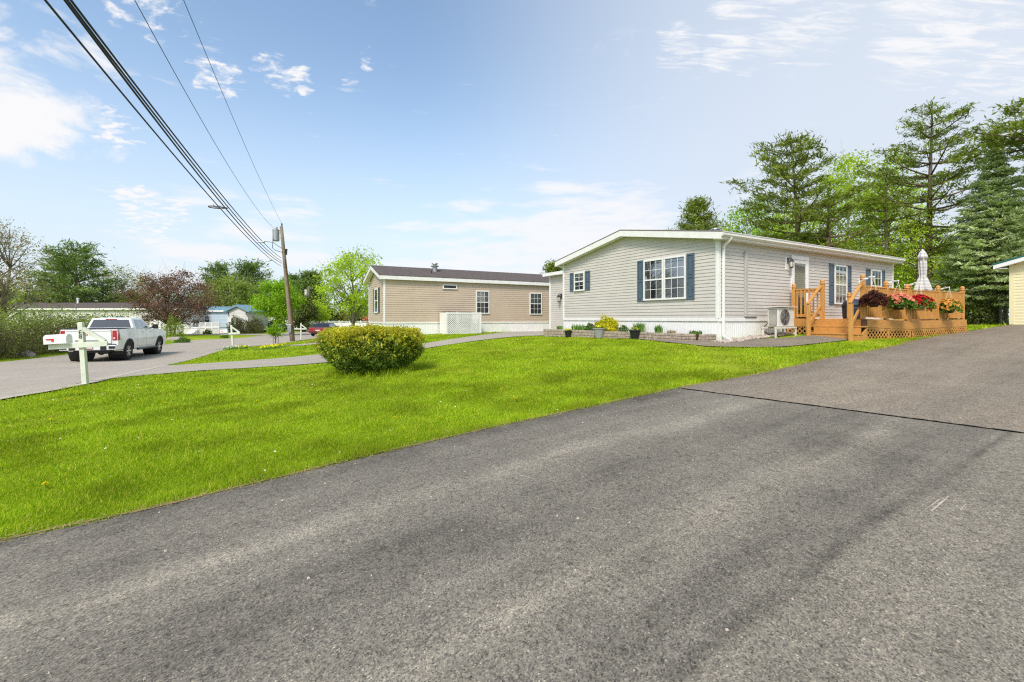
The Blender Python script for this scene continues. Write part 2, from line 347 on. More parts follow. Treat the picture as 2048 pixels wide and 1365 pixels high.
# ------------------------------------------------------------------ camera, light, sky
cam = bpy.data.cameras.new('camera'); co = bpy.data.objects.new('camera', cam); C.objects.link(co)
co.location = (0, 0, EZ); co.rotation_euler = (R(90), 0, 0); cam.lens = 36*F_PX/2048; cam.sensor_width = 36; cam.shift_y = -(682.5-HY)/2048
cam.clip_start = .05; cam.clip_end = 3000; scene.camera = co
SUN_EL, SUN_AZ = R(48), R(200)          # azimuth clockwise from +Y: behind the viewer, a little to the right
sd = Vector((math.sin(SUN_AZ)*math.cos(SUN_EL), math.cos(SUN_AZ)*math.cos(SUN_EL), math.sin(SUN_EL)))
sl = bpy.data.lights.new('sun', 'SUN'); sl.energy = 2.6; sl.angle = R(14); sl.color = (1, .935, .86)
so = bpy.data.objects.new('sun', sl); C.objects.link(so); so.rotation_euler = (-sd).to_track_quat('-Z', 'Y').to_euler(); so.location = (0, 0, 40)
w = bpy.data.worlds.new('World'); scene.world = w; w.use_nodes = True
def sky():
    t = w.node_tree; n = t.nodes; L = t.links.new; bg = n['Background']
    s = n.new('ShaderNodeTexSky'); s.sky_type = 'NISHITA'; s.sun_disc = False; s.sun_elevation = SUN_EL; s.sun_rotation = SUN_AZ
    s.air_density = 1.0; s.dust_density = 1.2; s.ozone_density = 1.6; s.altitude = 0
    tc = n.new('ShaderNodeTexCoord'); D = tc.outputs['Generated']
    def math_(op, a, b=None, c=None, clamp=False):
        m = n.new('ShaderNodeMath'); m.operation = op; m.use_clamp = clamp
        for i, x in enumerate((a, b, c)):
            if x is None: continue
            if hasattr(x, 'is_output'): L(x, m.inputs[i])
            else: m.inputs[i].default_value = x
        return m.outputs[0]
    sx = n.new('ShaderNodeSeparateXYZ'); L(D, sx.inputs[0]); Z = sx.outputs[2]
    # clouds drift on a level sheet high above: direction projected on that sheet
    zc = math_('MAXIMUM', Z, .02); px = math_('DIVIDE', sx.outputs[0], math_('ADD', zc, .12)); py = math_('DIVIDE', sx.outputs[1], math_('ADD', zc, .12))
    cb = n.new('ShaderNodeCombineXYZ'); L(px, cb.inputs[0]); L(py, cb.inputs[1])
    def noise(scale, detail, rough, off=(0, 0, 0), st=(1, 1, 1), rot=0, dist=0):
        mp = n.new('ShaderNodeMapping'); L(cb.outputs[0], mp.inputs[0]); mp.inputs['Location'].default_value = off; mp.inputs['Scale'].default_value = st; mp.inputs['Rotation'].default_value = (0, 0, rot)
        q = n.new('ShaderNodeTexNoise'); q.inputs['Scale'].default_value = scale; q.inputs['Detail'].default_value = detail; q.inputs['Roughness'].default_value = rough; q.inputs['Distortion'].default_value = dist
        L(mp.outputs[0], q.inputs['Vector']); return q.outputs['Fac']
    def noise3(scale, detail, rough, off):
        mp = n.new('ShaderNodeMapping'); L(D, mp.inputs[0]); mp.inputs['Location'].default_value = off; mp.inputs['Scale'].default_value = (1, 1, 1.7)
        q = n.new('ShaderNodeTexNoise'); q.inputs['Scale'].default_value = scale; q.inputs['Detail'].default_value = detail; q.inputs['Roughness'].default_value = rough; q.inputs['Distortion'].default_value = .3
        L(mp.outputs[0], q.inputs['Vector']); return q.outputs['Fac']
    def near(u, v, r0, r1, gain=1.0):        # 1 near a direction of the sky, 0 away from it
        d = Vector(((u-CX)/F_PX, 1, (HY-v)/F_PX)).normalized()
        dp = n.new('ShaderNodeVectorMath'); dp.operation = 'DOT_PRODUCT'; L(D, dp.inputs[0]); dp.inputs[1].default_value = d
        m = n.new('ShaderNodeMapRange'); m.interpolation_type = 'SMOOTHSTEP'; L(dp.outputs['Value'], m.inputs[0]); m.inputs[1].default_value = math.cos(R(r1)); m.inputs[2].default_value = math.cos(R(r0)); m.inputs[4].default_value = gain
        return m.outputs[0]
    def add(*xs):
        a = xs[0]
        for b in xs[1:]: a = math_('MAXIMUM', a, b)
        return a
    def band(nf, field, lo, hi):            # puff where noise + field passes a threshold
        m = n.new('ShaderNodeMapRange'); m.interpolation_type = 'SMOOTHSTEP'; L(math_('ADD', nf, field), m.inputs[0]); m.inputs[1].default_value = lo; m.inputs[2].default_value = hi
        return m.outputs[0]
    puff = noise3(11, 8, .6, (2.3, .4, .3))
    puffs = add(near(15, 125, 0, 5, .27), near(60, 205, 1, 6.5, .29), near(140, 222, 0, 5, .29), near(10, 235, 0, 5, .30), near(160, 150, 0, 5, .25), near(90, 95, 0, 4.5, .22),
                near(200, 285, 0, 3, .2), near(140, 262, 0, 3, .22))
    small = noise(17, 8, .6, (5.1, 1.7, 0), (.8, 1.1, 1), .9, .3)
    smalls = add(near(548, 140, 0, 2.6, .26), near(590, 158, 0, 2.6, .26), near(430, 152, 0, 3.4, .24), near(265, 405, 0, 2.6, .26), near(300, 440, 0, 4, .22), near(280, 2, 0, 4, .24), near(225, 257, 0, 3, .22), near(700, 160, 0, 1.4, .22), near(735, 118, 0, 1.6, .2), near(355, 420, 0, 2.2, .24), near(345, 15, 0, 3, .2))
    c1 = math_('MAXIMUM', band(puff, puffs, .66, .90), band(small, smalls, .66, .88))
    wisp = noise(13, 10, .66, (.7, 3.3, 0), (.42, 1.9, 1), -.3, .6)
    wisps = add(near(1360, 93, 0, 4, .31), near(1450, 90, 0, 4, .31), near(1590, 40, 0, 6, .31), near(1480, 18, 0, 4.5, .30), near(1650, 60, 0, 4, .27), near(1860, 70, 0, 6.5, .30), near(1950, 60, 0, 5, .26), near(2030, 135, 0, 4, .3), near(1500, 125, 0, 2.5, .24), near(1950, 170, 0, 2.5, .25))
    c2 = math_('MULTIPLY', band(wisp, wisps, .70, .94), .9)
    # low bank along the horizon
    az = n.new('ShaderNodeMapping'); L(D, az.inputs[0]); az.inputs['Scale'].default_value = (7, 7, 38)
    q = n.new('ShaderNodeTexNoise'); q.inputs['Scale'].default_value = 1.0; q.inputs['Detail'].default_value = 8; q.inputs['Roughness'].default_value = .6; L(az.outputs[0], q.inputs['Vector'])
    bank = add(near(1150, 492, 2, 12, .32), near(980, 505, 2, 10, .26), near(1250, 480, 1, 9, .3), near(560, 480, 1, 7, .24), near(420, 475, 1, 10, .2), near(860, 510, 1, 9, .2), near(1500, 375, 0, 4, .16))
    c3 = math_('MULTIPLY', band(q.outputs['Fac'], bank, .62, .86), .85)
    cl = math_('MINIMUM', math_('ADD', math_('ADD', c1, c2), c3), 1.0)
    # milky air: paler towards the horizon and around the hazy bright part of the sky
    hz = n.new('ShaderNodeMapRange'); hz.interpolation_type = 'SMOOTHERSTEP'; L(Z, hz.inputs[0]); hz.inputs[1].default_value = .56; hz.inputs[2].default_value = -.08; hz.inputs[3].default_value = .0; hz.inputs[4].default_value = .90
    milk = math_('SUBTRACT', 1.0, math_('MULTIPLY', math_('SUBTRACT', 1.0, hz.outputs[0]), math_('SUBTRACT', 1.0, near(2400, 160, 2, 66, .92))))
    def mix(f, a, b):
        m = n.new('ShaderNodeMix'); m.data_type = 'RGBA'; L(f, m.inputs[0])
        for i, x in ((6, a), (7, b)):
            if hasattr(x, 'is_output'): L(x, m.inputs[i])
            else: m.inputs[i].default_value = (*x, 1)
        return m.outputs[2]
    tint = n.new('ShaderNodeMix'); tint.data_type = 'RGBA'; tint.blend_type = 'MULTIPLY'; tint.inputs[0].default_value = 1; L(s.outputs[0], tint.inputs[6]); tint.inputs[7].default_value = SKY_TINT
    col = mix(milk, tint.outputs[2], SKY_MILK)
    col = mix(cl, col, SKY_CLOUD)
    L(col, bg.inputs[0]); bg.inputs[1].default_value = SKY_STRENGTH
SKY_STRENGTH = .13; SKY_TINT = (1.62, 1.60, 1.46, 1); SKY_MILK = (4.45, 4.85, 5.45); SKY_CLOUD = (5.75, 5.75, 5.85)
sky()
scene.view_settings.view_transform = 'Standard'; scene.view_settings.look = 'None'; scene.view_settings.gamma = 1; scene.view_settings.exposure = 0.36
scene.cycles.use_denoising = False; scene.cycles.filter_width = 1.2; scene.cycles.sample_clamp_indirect = 6; scene.cycles.max_bounces = 8; scene.cycles.transparent_max_bounces = 12; scene.cycles.caustics_reflective = False; scene.cycles.caustics_refractive = False

# ------------------------------------------------------------------ ground and paved surfaces
def graded(lo, hi, step, far_lo, far_hi):
    a = list(np.arange(lo, hi+1e-6, step)); s = step; x = hi
    while x < far_hi: s *= 1.22; x += s; a.append(x)
    s = step; x = lo; b = []
    while x > far_lo: s *= 1.22; x -= s; b.append(x)
    return np.array(b[::-1]+a)
gx = graded(-28, 26, .4, -900, 900); gy = graded(-6, 32, .4, -300, 1500)
GX, GY = np.meshgrid(gx, gy); GZ = ground(GX, GY)
def grid_mesh(name, X, Y, Z):
    r, c = X.shape; V = np.stack([X, Y, Z], -1).reshape(-1, 3); idx = np.arange(r*c).reshape(r, c)
    F = np.stack([idx[:-1, :-1], idx[:-1, 1:], idx[1:, 1:], idx[1:, :-1]], -1).reshape(-1, 4)
    me = bpy.data.meshes.new(name); me.from_pydata(V.tolist(), [], F.tolist()); me.polygons.foreach_set('use_smooth', [True]*len(F)); return me
tag(link('ground', grid_mesh('ground', GX, GY, GZ), 'lawn'), kind='structure')

def resample(P, n):
    P = np.asarray(P, float)[:, :2]; d = np.concatenate([[0], np.cumsum(np.linalg.norm(np.diff(P, axis=0), axis=1))]); t = np.linspace(0, d[-1], n)
    return np.stack([np.interp(t, d, P[:, 0]), np.interp(t, d, P[:, 1])], 1)
def smoothline(P, n, k=2):
    Q = resample(P, n)
    for _ in range(k):
        Q[1:-1] = (Q[:-2]+2*Q[1:-1]+Q[2:])/4
    return Q
def ribbon(name, A, B, mat, off, n=120, m=24, kind='structure', jit=0):
    A, B = smoothline(A, n, 2), smoothline(B, n, 2)
    if jit: A = A+rng.normal(size=A.shape)*jit; B = B+rng.normal(size=B.shape)*jit
    t = np.linspace(0, 1, m)[None, :, None]; P = A[:, None]*(1-t)+B[:, None]*t
    Z = ground(P[..., 0], P[..., 1])+off
    o = link(name, grid_mesh(name, P[..., 0], P[..., 1], Z), mat); tag(o, kind=kind)
    al = np.concatenate([[0], np.cumsum(np.linalg.norm(np.diff(A, axis=0), axis=1))])[:, None]+0*t[..., 0]; ac = np.linalg.norm(P-A[:, None], axis=-1)
    uvv = np.stack([al, ac], -1).reshape(-1, 2); li = np.empty(len(o.data.loops), np.int32); o.data.loops.foreach_get('vertex_index', li); ul = o.data.uv_layers.new(name='UVMap'); ul.data.foreach_set('uv', uvv[li].astype(np.float32).ravel())
    return o, np.concatenate([A, B[::-1]])
pave = []
E = [gp(*q)[:2] for q in ((0, 1091), (240, 1040), (488, 979), (750, 915), (1000, 856), (1180, 818), (1356, 780))]
d0 = unit(E[1]-E[0]); d1 = np.array([.834, .552]); nn = np.array([.552, -.834])
E = [E[0]-d0*14, E[0]-d0*6]+E
seamL = E[-1]; seamR = gp(2048, 872)[:2]; sv = unit(seamR-seamL)
W = 13.0
Lo = [p+nn*W for p in E]; Lo[-1] = seamL+sv*W
o, pl = ribbon('driveway_apron', E, Lo, 'asph1', .020, 160, 60); pave.append(pl)
U = [gp(*q)[:2] for q in ((1356, 780), (1540, 748), (1663, 719), (1831, 683), (1931, 665), (1978, 658), (2021, 652))]
U.append(U[-1]+d1*3.0); U.append(U[-1]+d1*9)
Up = [p+nn*W for p in U]; Up[0] = seamL+sv*W
o, pl = ribbon('driveway', U, Up, 'asph2', .028, 120, 40); pave.append(pl); EDGE = np.array(E+U[1:])
def line_strip(name, A, Wd, mat, off, n=60, jit=0, m=4):
    A = smoothline(A, n, 1); T = np.gradient(A, axis=0); N = unit(np.stack([-T[:, 1], T[:, 0]], 1))
    return ribbon(name, A+N*Wd/2, A-N*Wd/2, mat, off, n, m, jit=jit)
line_strip('driveway_seam', [seamL, seamL+sv*W], .016, 'seam', .032, 260, .006)
for a_, b_, w_ in (((1863, 1031), (1898, 1000), .011), ((1850, 1030), (1880, 1007), .005), ((1921, 1030), (1931, 1016), .007)): line_strip('scratch_mark', [gp(*a_)[:2], gp(*b_)[:2]], w_, 'gravel', .0225, 14, .0012)
road_near = [gp(*q)[:2] for q in ((-330, 900), (-150, 832), (0, 800), (100, 784), (185, 767), (331, 732), (402, 715), (445, 702), (488, 694.5), (545, 690), (600, 682), (640, 676), (700, 668), (735, 665))]
road_far = [gp(*q)[:2] for q in ((-420, 762), (-150, 738), (0, 726), (135, 710), (260, 699), (331, 690), (385, 681), (460, 678), (500, 675), (532, 671.2), (575, 666), (616, 663), (680, 659.5), (735, 657.5))]
o, pl = ribbon('road', road_near, road_far, 'road', .018, 140, 30); pave.append(pl); ROADN = smoothline(road_near, 140)
dr_lo = [gp(*q)[:2] for q in ((150, 770), (240, 757), (400, 743), (650, 727), (760, 711), (840, 700), (976, 680), (1030, 674.5), (1094, 672))]
dr_hi = [gp(*q)[:2] for q in ((250, 738), (331, 733), (460, 725), (640, 710), (760, 698), (843, 689.5), (917, 677.5), (981, 669.5), (1056, 663.5), (1094, 661))]
o, pl = ribbon('house_driveway', dr_lo, dr_hi, 'road', .026, 120, 14); pave.append(pl)
sd_hi = [gp(*q)[:2] for q in ((372, 667.8), (440, 667.9), (500, 668.2), (545, 668.8))]; sd_lo = [gp(*q)[:2] for q in ((372, 670.3), (440, 670.5), (500, 671), (545, 672.5))]
o, pl = ribbon('side_street', sd_lo, sd_hi, 'road', .022, 50, 6); pave.append(pl)
tw_hi = [gp(*q)[:2] for q in ((540, 691), (600, 689.5), (635, 686))]; tw_lo = [gp(*q)[:2] for q in ((540, 694), (600, 692.5), (640, 688.5))]
o, pl = ribbon('tan_house_driveway', tw_lo, tw_hi, 'road', .022, 30, 6); pave.append(pl)
HA = R(30); HU = np.array([math.cos(HA), math.sin(HA)]); HV = np.array([-math.sin(HA), math.cos(HA)]); HC = np.array([5.87, 12.9])
def hw(x, y): return HC+HU*x+HV*y
fp_in = [hw(-.5, 7.9), hw(-.55, 5), hw(-.55, 2.5), hw(-.5, .4), hw(-.1, -.45), hw(.9, -.55), hw(1.8, -.95), hw(2.9, -1.0)]
fp_out = [gp(*q)[:2] for q in ((1096, 674), (1180, 676), (1267, 679), (1340, 687), (1410, 694.5), (1500, 697), (1570, 695.5), (1640, 688), (1700, 681))]
o, pl = ribbon('footpath', fp_in, fp_out, 'asph2', .024, 80, 8); pave.append(pl)
# thatch strip where the turf meets the asphalt, sandy shoulder by the road
st = smoothline(EDGE[1:], 500, 1); wob = (np.convolve(rng.normal(size=500), np.ones(5)/5, 'same')+1.6*np.convolve(rng.normal(size=500), np.ones(23)/23, 'same'))[:, None]
tt = np.gradient(st, axis=0); tn = unit(np.stack([-tt[:, 1], tt[:, 0]], 1))
st_e, tn_e = st, tn
ribbon('thatch_edge', st+tn*(.03+.05*np.abs(wob)), st-tn*(.0+.05*wob), 'soil', .0245, 500, 4)
sh = smoothline(road_near[:6], 80, 1); tt = np.gradient(sh, axis=0); tn = unit(np.stack([-tt[:, 1], tt[:, 0]], 1)); wob = np.convolve(rng.normal(size=80), np.ones(5)/5, 'same')[:, None]
ribbon('gravel_shoulder', sh+tn*(.10+.1*np.abs(wob)), sh-tn*.12, 'gravel', .030, 80, 4)

# ------------------------------------------------------------------ grass
BEDS = [np.array([hw(-.75, 8), hw(-.75, .1), hw(.2, -.5), hw(2.9, -.9), hw(3.2, -2.3), hw(5.5, -2.6), hw(10, -2.65), hw(11.4, -.3), hw(11.4, 8)])]
TC = np.array([-6.55, 23.2]); TA = R(28.5); TUx = np.array([math.cos(TA), math.sin(TA)]); TVy = np.array([-math.sin(TA), math.cos(TA)])
BEDS.append(np.array([TC-TUx*.05-TVy*.05, TC+TUx*12, TC+TUx*12+TVy*4, TC+TVy*4]))
def lawn_ok(x, y):
    ok = np.ones(x.shape, bool)
    for p in pave+BEDS: ok &= ~inpoly(x, y, p)
    return ok
def blades(N, rmin, rmax, pw, hgt, wid, name):
    r = rmin*(rmax/rmin)**(rng.random(N)**pw); a = rng.uniform(R(-88), R(58), N); x, y = r*np.sin(a), r*np.cos(a)
    k = lawn_ok(x, y); x, y, r = x[k], y[k], r[k]; n = len(x); z = ground(x, y)
    # tufty growth: longer in drifts and along the asphalt edge
    e = resample(EDGE, 200); de = np.full(n, 9.0)
    for q in range(0, 200, 1): de = np.minimum(de, np.hypot(x-e[q, 0], y-e[q, 1]))
    h = hgt*(.55+.9*rng.random(n))*(1+.35*np.sin(x*2.1+y*1.3)*np.sin(y*1.7-x*.8))*np.where(de < .25, 1.7, 1.0)*(1+.45*np.sin(x*5.3+2*y)*np.sin(y*4.1-1.4*x))
    wd = wid*(.6+.8*rng.random(n))*np.clip(r/5, .8, 4.5)
    th = rng.uniform(0, 2*np.pi, n); dx, dy = np.cos(th)*wd/2, np.sin(th)*wd/2
    ln = rng.uniform(0, 2*np.pi, n); lean = h*rng.uniform(.15, 1.1, n); lx, ly = np.cos(ln)*lean, np.sin(ln)*lean
    V = np.stack([np.stack([x-dx, y-dy, z-.005], 1), np.stack([x+dx, y+dy, z-.005], 1), np.stack([x+lx, y+ly, z+h], 1)], 1)
    return V
Vg = np.concatenate([blades(800000, 2.6, 9, .8, .030, .0062, ''), blades(480000, 8, 24, 1.0, .03, .0075, ''), blades(100000, 22, 45, 1.0, .045, .012, '')])
tag(link('grass', np_mesh('grass', Vg, 3), 'grass'), 'short mown lawn grass between the driveways', 'grass', kind='stuff')

# dry clippings along the asphalt edge
n = 9000; i = rng.integers(0, 499, n); f = rng.random((n, 1)); c = st_e[i]*(1-f)+st_e[i+1]*f+tn_e[i]*(rng.normal(size=(n, 1))*np.where(rng.random((n, 1)) < .2, .13, .045)+.012)
a = rng.uniform(0, 6.28, n); d = np.stack([np.cos(a), np.sin(a), rng.uniform(-.1, .5, n)], 1)*(.02+.035*rng.random((n, 1))); g = np.stack([-np.sin(a), np.cos(a), 0*a], 1)*.003
c3 = np.concatenate([c, (ground(c[:, 0], c[:, 1])+.03)[:, None]], 1)
tag(link('dry_grass', np_mesh('dry_grass', np.stack([c3-g, c3+g, c3+d], 1), 3), 'straw'), 'dry tan grass clippings along the asphalt edge', 'dry grass', kind='stuff')

# loose grit and leaf crumbs lying on the asphalt
n = 160; al_ = rng.uniform(1.5, 9, n); ac_ = rng.uniform(.05, 4.5, n)*rng.random(n)**.6; q = E[2]+np.outer(al_-1.0, d1)+np.outer(ac_, nn); sz = rng.uniform(.004, .011, n)
mb_ = MB()
for p_, s_ in zip(q, sz):
    zz = gz(*p_)+.022; a_ = rng.uniform(0, 6.28); ca, sa = math.cos(a_)*s_, math.sin(a_)*s_*.8
    mb_.hexa([(p_[0]-ca, p_[1]-sa, zz), (p_[0]+sa, p_[1]-ca, zz), (p_[0]+ca, p_[1]+sa, zz), (p_[0]-sa, p_[1]+ca, zz), (p_[0]-ca*.5, p_[1]-sa*.6, zz+s_*.8), (p_[0]+sa*.6, p_[1]-ca*.5, zz+s_*.7), (p_[0]+ca*.6, p_[1]+sa*.4, zz+s_*.9), (p_[0]-sa*.5, p_[1]+ca*.6, zz+s_*.7)])
tag(mb_.build('loose_grit', 'pebble'), 'loose grit and small stones scattered on the asphalt', 'grit', kind='stuff')
# ------------------------------------------------------------------ house kit
def siding(mb, f, a0, a1, z0, z1, pitch=.102, lo=None, hi=None, holes=()):
    """lapped boards on a wall face f(along, out, up); lo/hi give the extent at a height (gables)"""
    k = 0
    while z0+k*pitch < z1-1e-4:
        zb, zt = z0+k*pitch, min(z0+(k+1)*pitch, z1); k += 1
        e = lambda z: (a0 if lo is None else max(a0, lo(z)), a1 if hi is None else min(a1, hi(z)))
        (b0, b1), (t0, t1) = e(zb), e(zt)
        if b1-b0 < .05: break
        if t1 <= t0: t0 = t1 = (t0+t1)/2
        mb.quad(f(b0, .018, zb), f(b1, .018, zb), f(t1, .004, zt), f(t0, .004, zt))
        mb.quad(f(b0, -.01, zb), f(b1, -.01, zb), f(b1, .018, zb), f(b0, .018, zb))
    return mb
def ribbed(mb, f, a0, a1, z0, z1, pitch=.1):
    n = int(round((a1-a0)/pitch)); xs = np.linspace(a0, a1, n+1)
    for k in range(n):
        a, b = xs[k], xs[k+1]; w = (b-a)
        pr = [(a, .0), (a+w*.78, .0), (a+w*.84, -.012), (a+w*.94, -.012), (b, .0)]
        for (p, o), (q, oo) in zip(pr, pr[1:]): mb.quad(f(p, o, z0), f(q, oo, z0), f(q, oo, z1), f(p, o, z1))
    return mb
def window(parent, f, a0, a1, z0, z1, cols=3, rows=2, hung=True, fill='curtain', lower_fill=None, frame_mat='trim', grid=True, w=.055):
    """double-hung window on a wall face: frame > pane, muntin, curtain or blind"""
    mb = MB(); O0, O1 = .0, .062
    mb.fbox(f, a0, a1, O0, O1, z1-w, z1); mb.fbox(f, a0, a0+w, O0, O1, z0+w, z1-w); mb.fbox(f, a1-w, a1, O0, O1, z0+w, z1-w)
    mb.fbox(f, a0-.01, a1+.01, O0, O1+.012, z0, z0+w)
    fr = mb.build('window', frame_mat, parent, bevel=.004)
    zm = (z0+z1)/2 if hung else None
    parts = [(z0+w, zm-.02, .036), (zm+.02, z1-w, .046)] if hung else [(z0+w, z1-w, .040)]
    if hung: MB().fbox(f, a0+w, a1-w, .012, .054, zm-.022, zm+.022).build('meeting_rail', frame_mat, fr)
    for i, (p, q, o) in enumerate(parts):
        MB().quad(f(a0+w, o, p), f(a1-w, o, p), f(a1-w, o, q), f(a0+w, o, q)).build('pane', 'upperglass' if i else 'glass', fr)
        if grid:
            g = MB(); t = .0075
            for c in range(1, cols):
                a = a0+w+(a1-a0-2*w)*c/cols; g.fbox(f, a-t, a+t, o+.002, o+.009, p, q)
            for r in range(1, rows):
                z = p+(q-p)*r/rows; g.fbox(f, a0+w, a1-w, o+.003, o+.0085, z-t, z+t)
            g.build('muntin', frame_mat, fr)
    MB().quad(f(a0+w, .0235, z0+w), f(a1-w, .0235, z0+w), f(a1-w, .0235, z1-w), f(a0+w, .0235, z1-w)).build('room_backing', 'interior', fr)
    if fill == 'curtain':
        c = MB(); W = a1-a0-2*w
        for s0, s1 in ((0, .3), (.72, 1)):
            n = 10
            for k in range(n):
                u0, u1 = s0+(s1-s0)*k/n, s0+(s1-s0)*(k+1)/n; o = [.0250+.003*((k+j) % 2) for j in (0, 1)]
                c.quad(f(a0+w+W*u0, o[0], z0+w), f(a0+w+W*u1, o[1], z0+w), f(a0+w+W*u1, o[1], z1-w), f(a0+w+W*u0, o[0], z1-w))
        c.build('curtain', 'curtain', fr, fix=False)
    elif fill == 'blind':
        c = MB(); n = int((z1-z0-2*w)/.03); lo = z0+w+(.0 if lower_fill is None else (z1-z0)*lower_fill)
        for k in range(n):
            z = z0+w+k*.03
            if z < lo: continue
            c.quad(f(a0+w, .0245, z), f(a1-w, .0245, z), f(a1-w, .029, z+.024), f(a0+w, .029, z+.024))
        c.build('blind', 'blind', fr, fix=False)
    return fr
def shutter(parent, f, a0, a1, z0, z1, mat='shutter'):
    mb = MB(); w = .05; zm = z0+(z1-z0)*.5
    mb.fbox(f, a0, a0+w, .0, .04, z0, z1).fbox(f, a1-w, a1, .0, .04, z0, z1)
    for a, b in ((z0, z0+w*1.3), (zm-w*.7, zm+w*.7), (z1-w*1.1, z1)): mb.fbox(f, a0+w, a1-w, .0, .037, a, b)
    for a, b in ((z0+w*1.3, zm-w*.7), (zm+w*.7, z1-w*1.1)):
        mb.fbox(f, a0+w, a1-w, .0, .021, a, b); mb.fbox(f, a0+w+.03, a1-w-.03, .021, .033, a+.03, b-.03)
    return mb.build('shutter', mat, parent, bevel=.004)
def gable_roof(parent, L0, L1, W0, W1, zr, ze, thick, mat, name='roof'):
    """roof slab with ridge along x; eaves at y=W0 and W1"""
    ym = (W0+W1)/2
    return MB().prism([(W0, ze), (ym, zr), (W1, ze), (W1, ze-.03), (ym, zr-.03), (W0, ze-.03)], lambda y, z, x: (x, y, z), L0, L1).build(name, mat, parent)

# ------------------------------------------------------------------ the grey house
GH = .64
G = thing('mobile_home', 'light grey vinyl house with slate blue shutters and white skirting beside the cedar deck', 'house', (*HC, EZ-GH), HA)
z = lambda rel: rel+GH
LX, WY = 11.1, 7.36
fL = lambda a, o, zz: (a, -o, zz)             # long wall, facing the driveway
fG = lambda a, o, zz: (-o, a, zz)             # gable wall, facing the road
fB = lambda a, o, zz: (a, WY+o, zz); fE = lambda a, o, zz: (LX+o, a, zz)
ZE, ZR = z(2.26), z(2.94)                     # wall top at the eave and at the ridge
up = lambda y: ZE+(ZR-ZE)*(1-abs(y-WY/2)/(WY/2))
lo_ = lambda zz: 0 if zz <= ZE else (zz-ZE)/(ZR-ZE)*WY/2
hi_ = lambda zz: WY if zz <= ZE else WY-(zz-ZE)/(ZR-ZE)*WY/2
wl = MB(); siding(wl, fL, .07, LX-.06, z(.0), ZE); siding(wl, fG, .07, WY-.06, z(.0), ZR, lo=lo_, hi=hi_)
siding(wl, fE, 0, WY, z(0), ZR, lo=lo_, hi=hi_); siding(wl, fB, 0, LX, z(0), ZE)
wl.build('wall', 'siding', G, fix=False)
sk = MB()
for f, a, b in ((fL, .0, LX), (fG, .0, WY), (fE, 0, WY), (fB, 0, LX)): ribbed(sk, f, a, b, -.5, z(-.085), .1)
sk.build('skirting', 'white', G, fix=False)
tr = MB(); tr.fbox(fL, .0, LX, .0, .03, z(-.09), z(.0)); tr.fbox(fG, .0, WY, .0, .0295, z(-.09), z(0))
tr.box(-.028, .075, -.028, .0, z(.001), ZE); tr.box(-.028, .0, .0005, .075, z(.001), ZE); tr.box(-.0275, .0, WY-.075, WY+.028, z(.001), ZE); tr.box(LX-.065, LX+.028, -.0275, .0, z(.001), ZE)
tr.build('corner_trim', 'trim', G, bevel=.004)
gable_roof(G, -.27, 11.35, -.28, WY+.28, z(3.12), z(2.43), .03, 'greyshingle')
ym = WY/2
for s_ in (0, 1):
    y0, y1 = (-.27, ym-.0005) if s_ == 0 else (WY+.27, ym+.0005)
    for xx0, xx1 in ((-.262, -.24), (11.32, 11.342)):
        MB().prism([(y0, z(2.20)), (y1, z(2.885)), (y1, z(3.085)), (y0, z(2.395))], lambda y, q, x: (x, y, q), xx0, xx1).build('rake_fascia', 'trim', G)
    MB().prism([(y0, z(2.20)), (y1, z(2.885)), (y1, z(2.90)), (y0, z(2.215))], lambda y, q, x: (x, y, q), -.2395, -.02).build('rake_soffit', 'trim', G)
ev = MB(); ev.box(-.235, 11.31, -.255, -.235, z(2.23), z(2.40)); ev.box(-.235, 11.31, -.234, -.003, z(2.215), z(2.23)); ev.box(-.235, 11.31, WY+.235, WY+.255, z(2.23), z(2.4)); ev.box(-.235, 11.31, WY+.003, WY+.234, z(2.215), z(2.23))
ev.build('eave_soffit', 'trim', G)
gu = MB(); gu.prism([(-.258, 2.385), (-.258, 2.275), (-.30, 2.275), (-.345, 2.315), (-.345, 2.395), (-.362, 2.40), (-.362, 2.385)], lambda y, q, x: (x, y, z(q)), -.26, 11.33)
gu.build('gutter', 'trim', G)
dp = MB(); ds = [(.14, -.30, z(2.28)), (.14, -.27, z(2.20)), (.14, -.09, z(2.06)), (.14, -.065, z(1.98)), (.14, -.065, z(-.45)), (.13, -.10, z(-.54)), (-.12, -.42, z(-.60)), (-.2, -.52, z(-.615))]
for p, q in zip(ds, ds[1:]): dp.bar(p, q, .075, .055, up=(1, 0, 0))
dp.build('downspout', 'trim', G, bevel=.012)
# gable windows
window(G, fG, 1.08, 1.925, z(.59), z(1.945), fill='curtain'); window(G, fG, 1.945, 2.79, z(.59), z(1.945), fill='curtain')
shutter(G, fG, .785, 1.065, z(.56), z(1.96)); shutter(G, fG, 2.805, 3.09, z(.56), z(1.96))
window(G, fG, 5.92, 6.58, z(1.10), z(1.86), cols=2, fill='none'); shutter(G, fG, 5.60, 5.89, z(1.10), z(1.87)); shutter(G, fG, 6.61, 6.88, z(1.10), z(1.87))
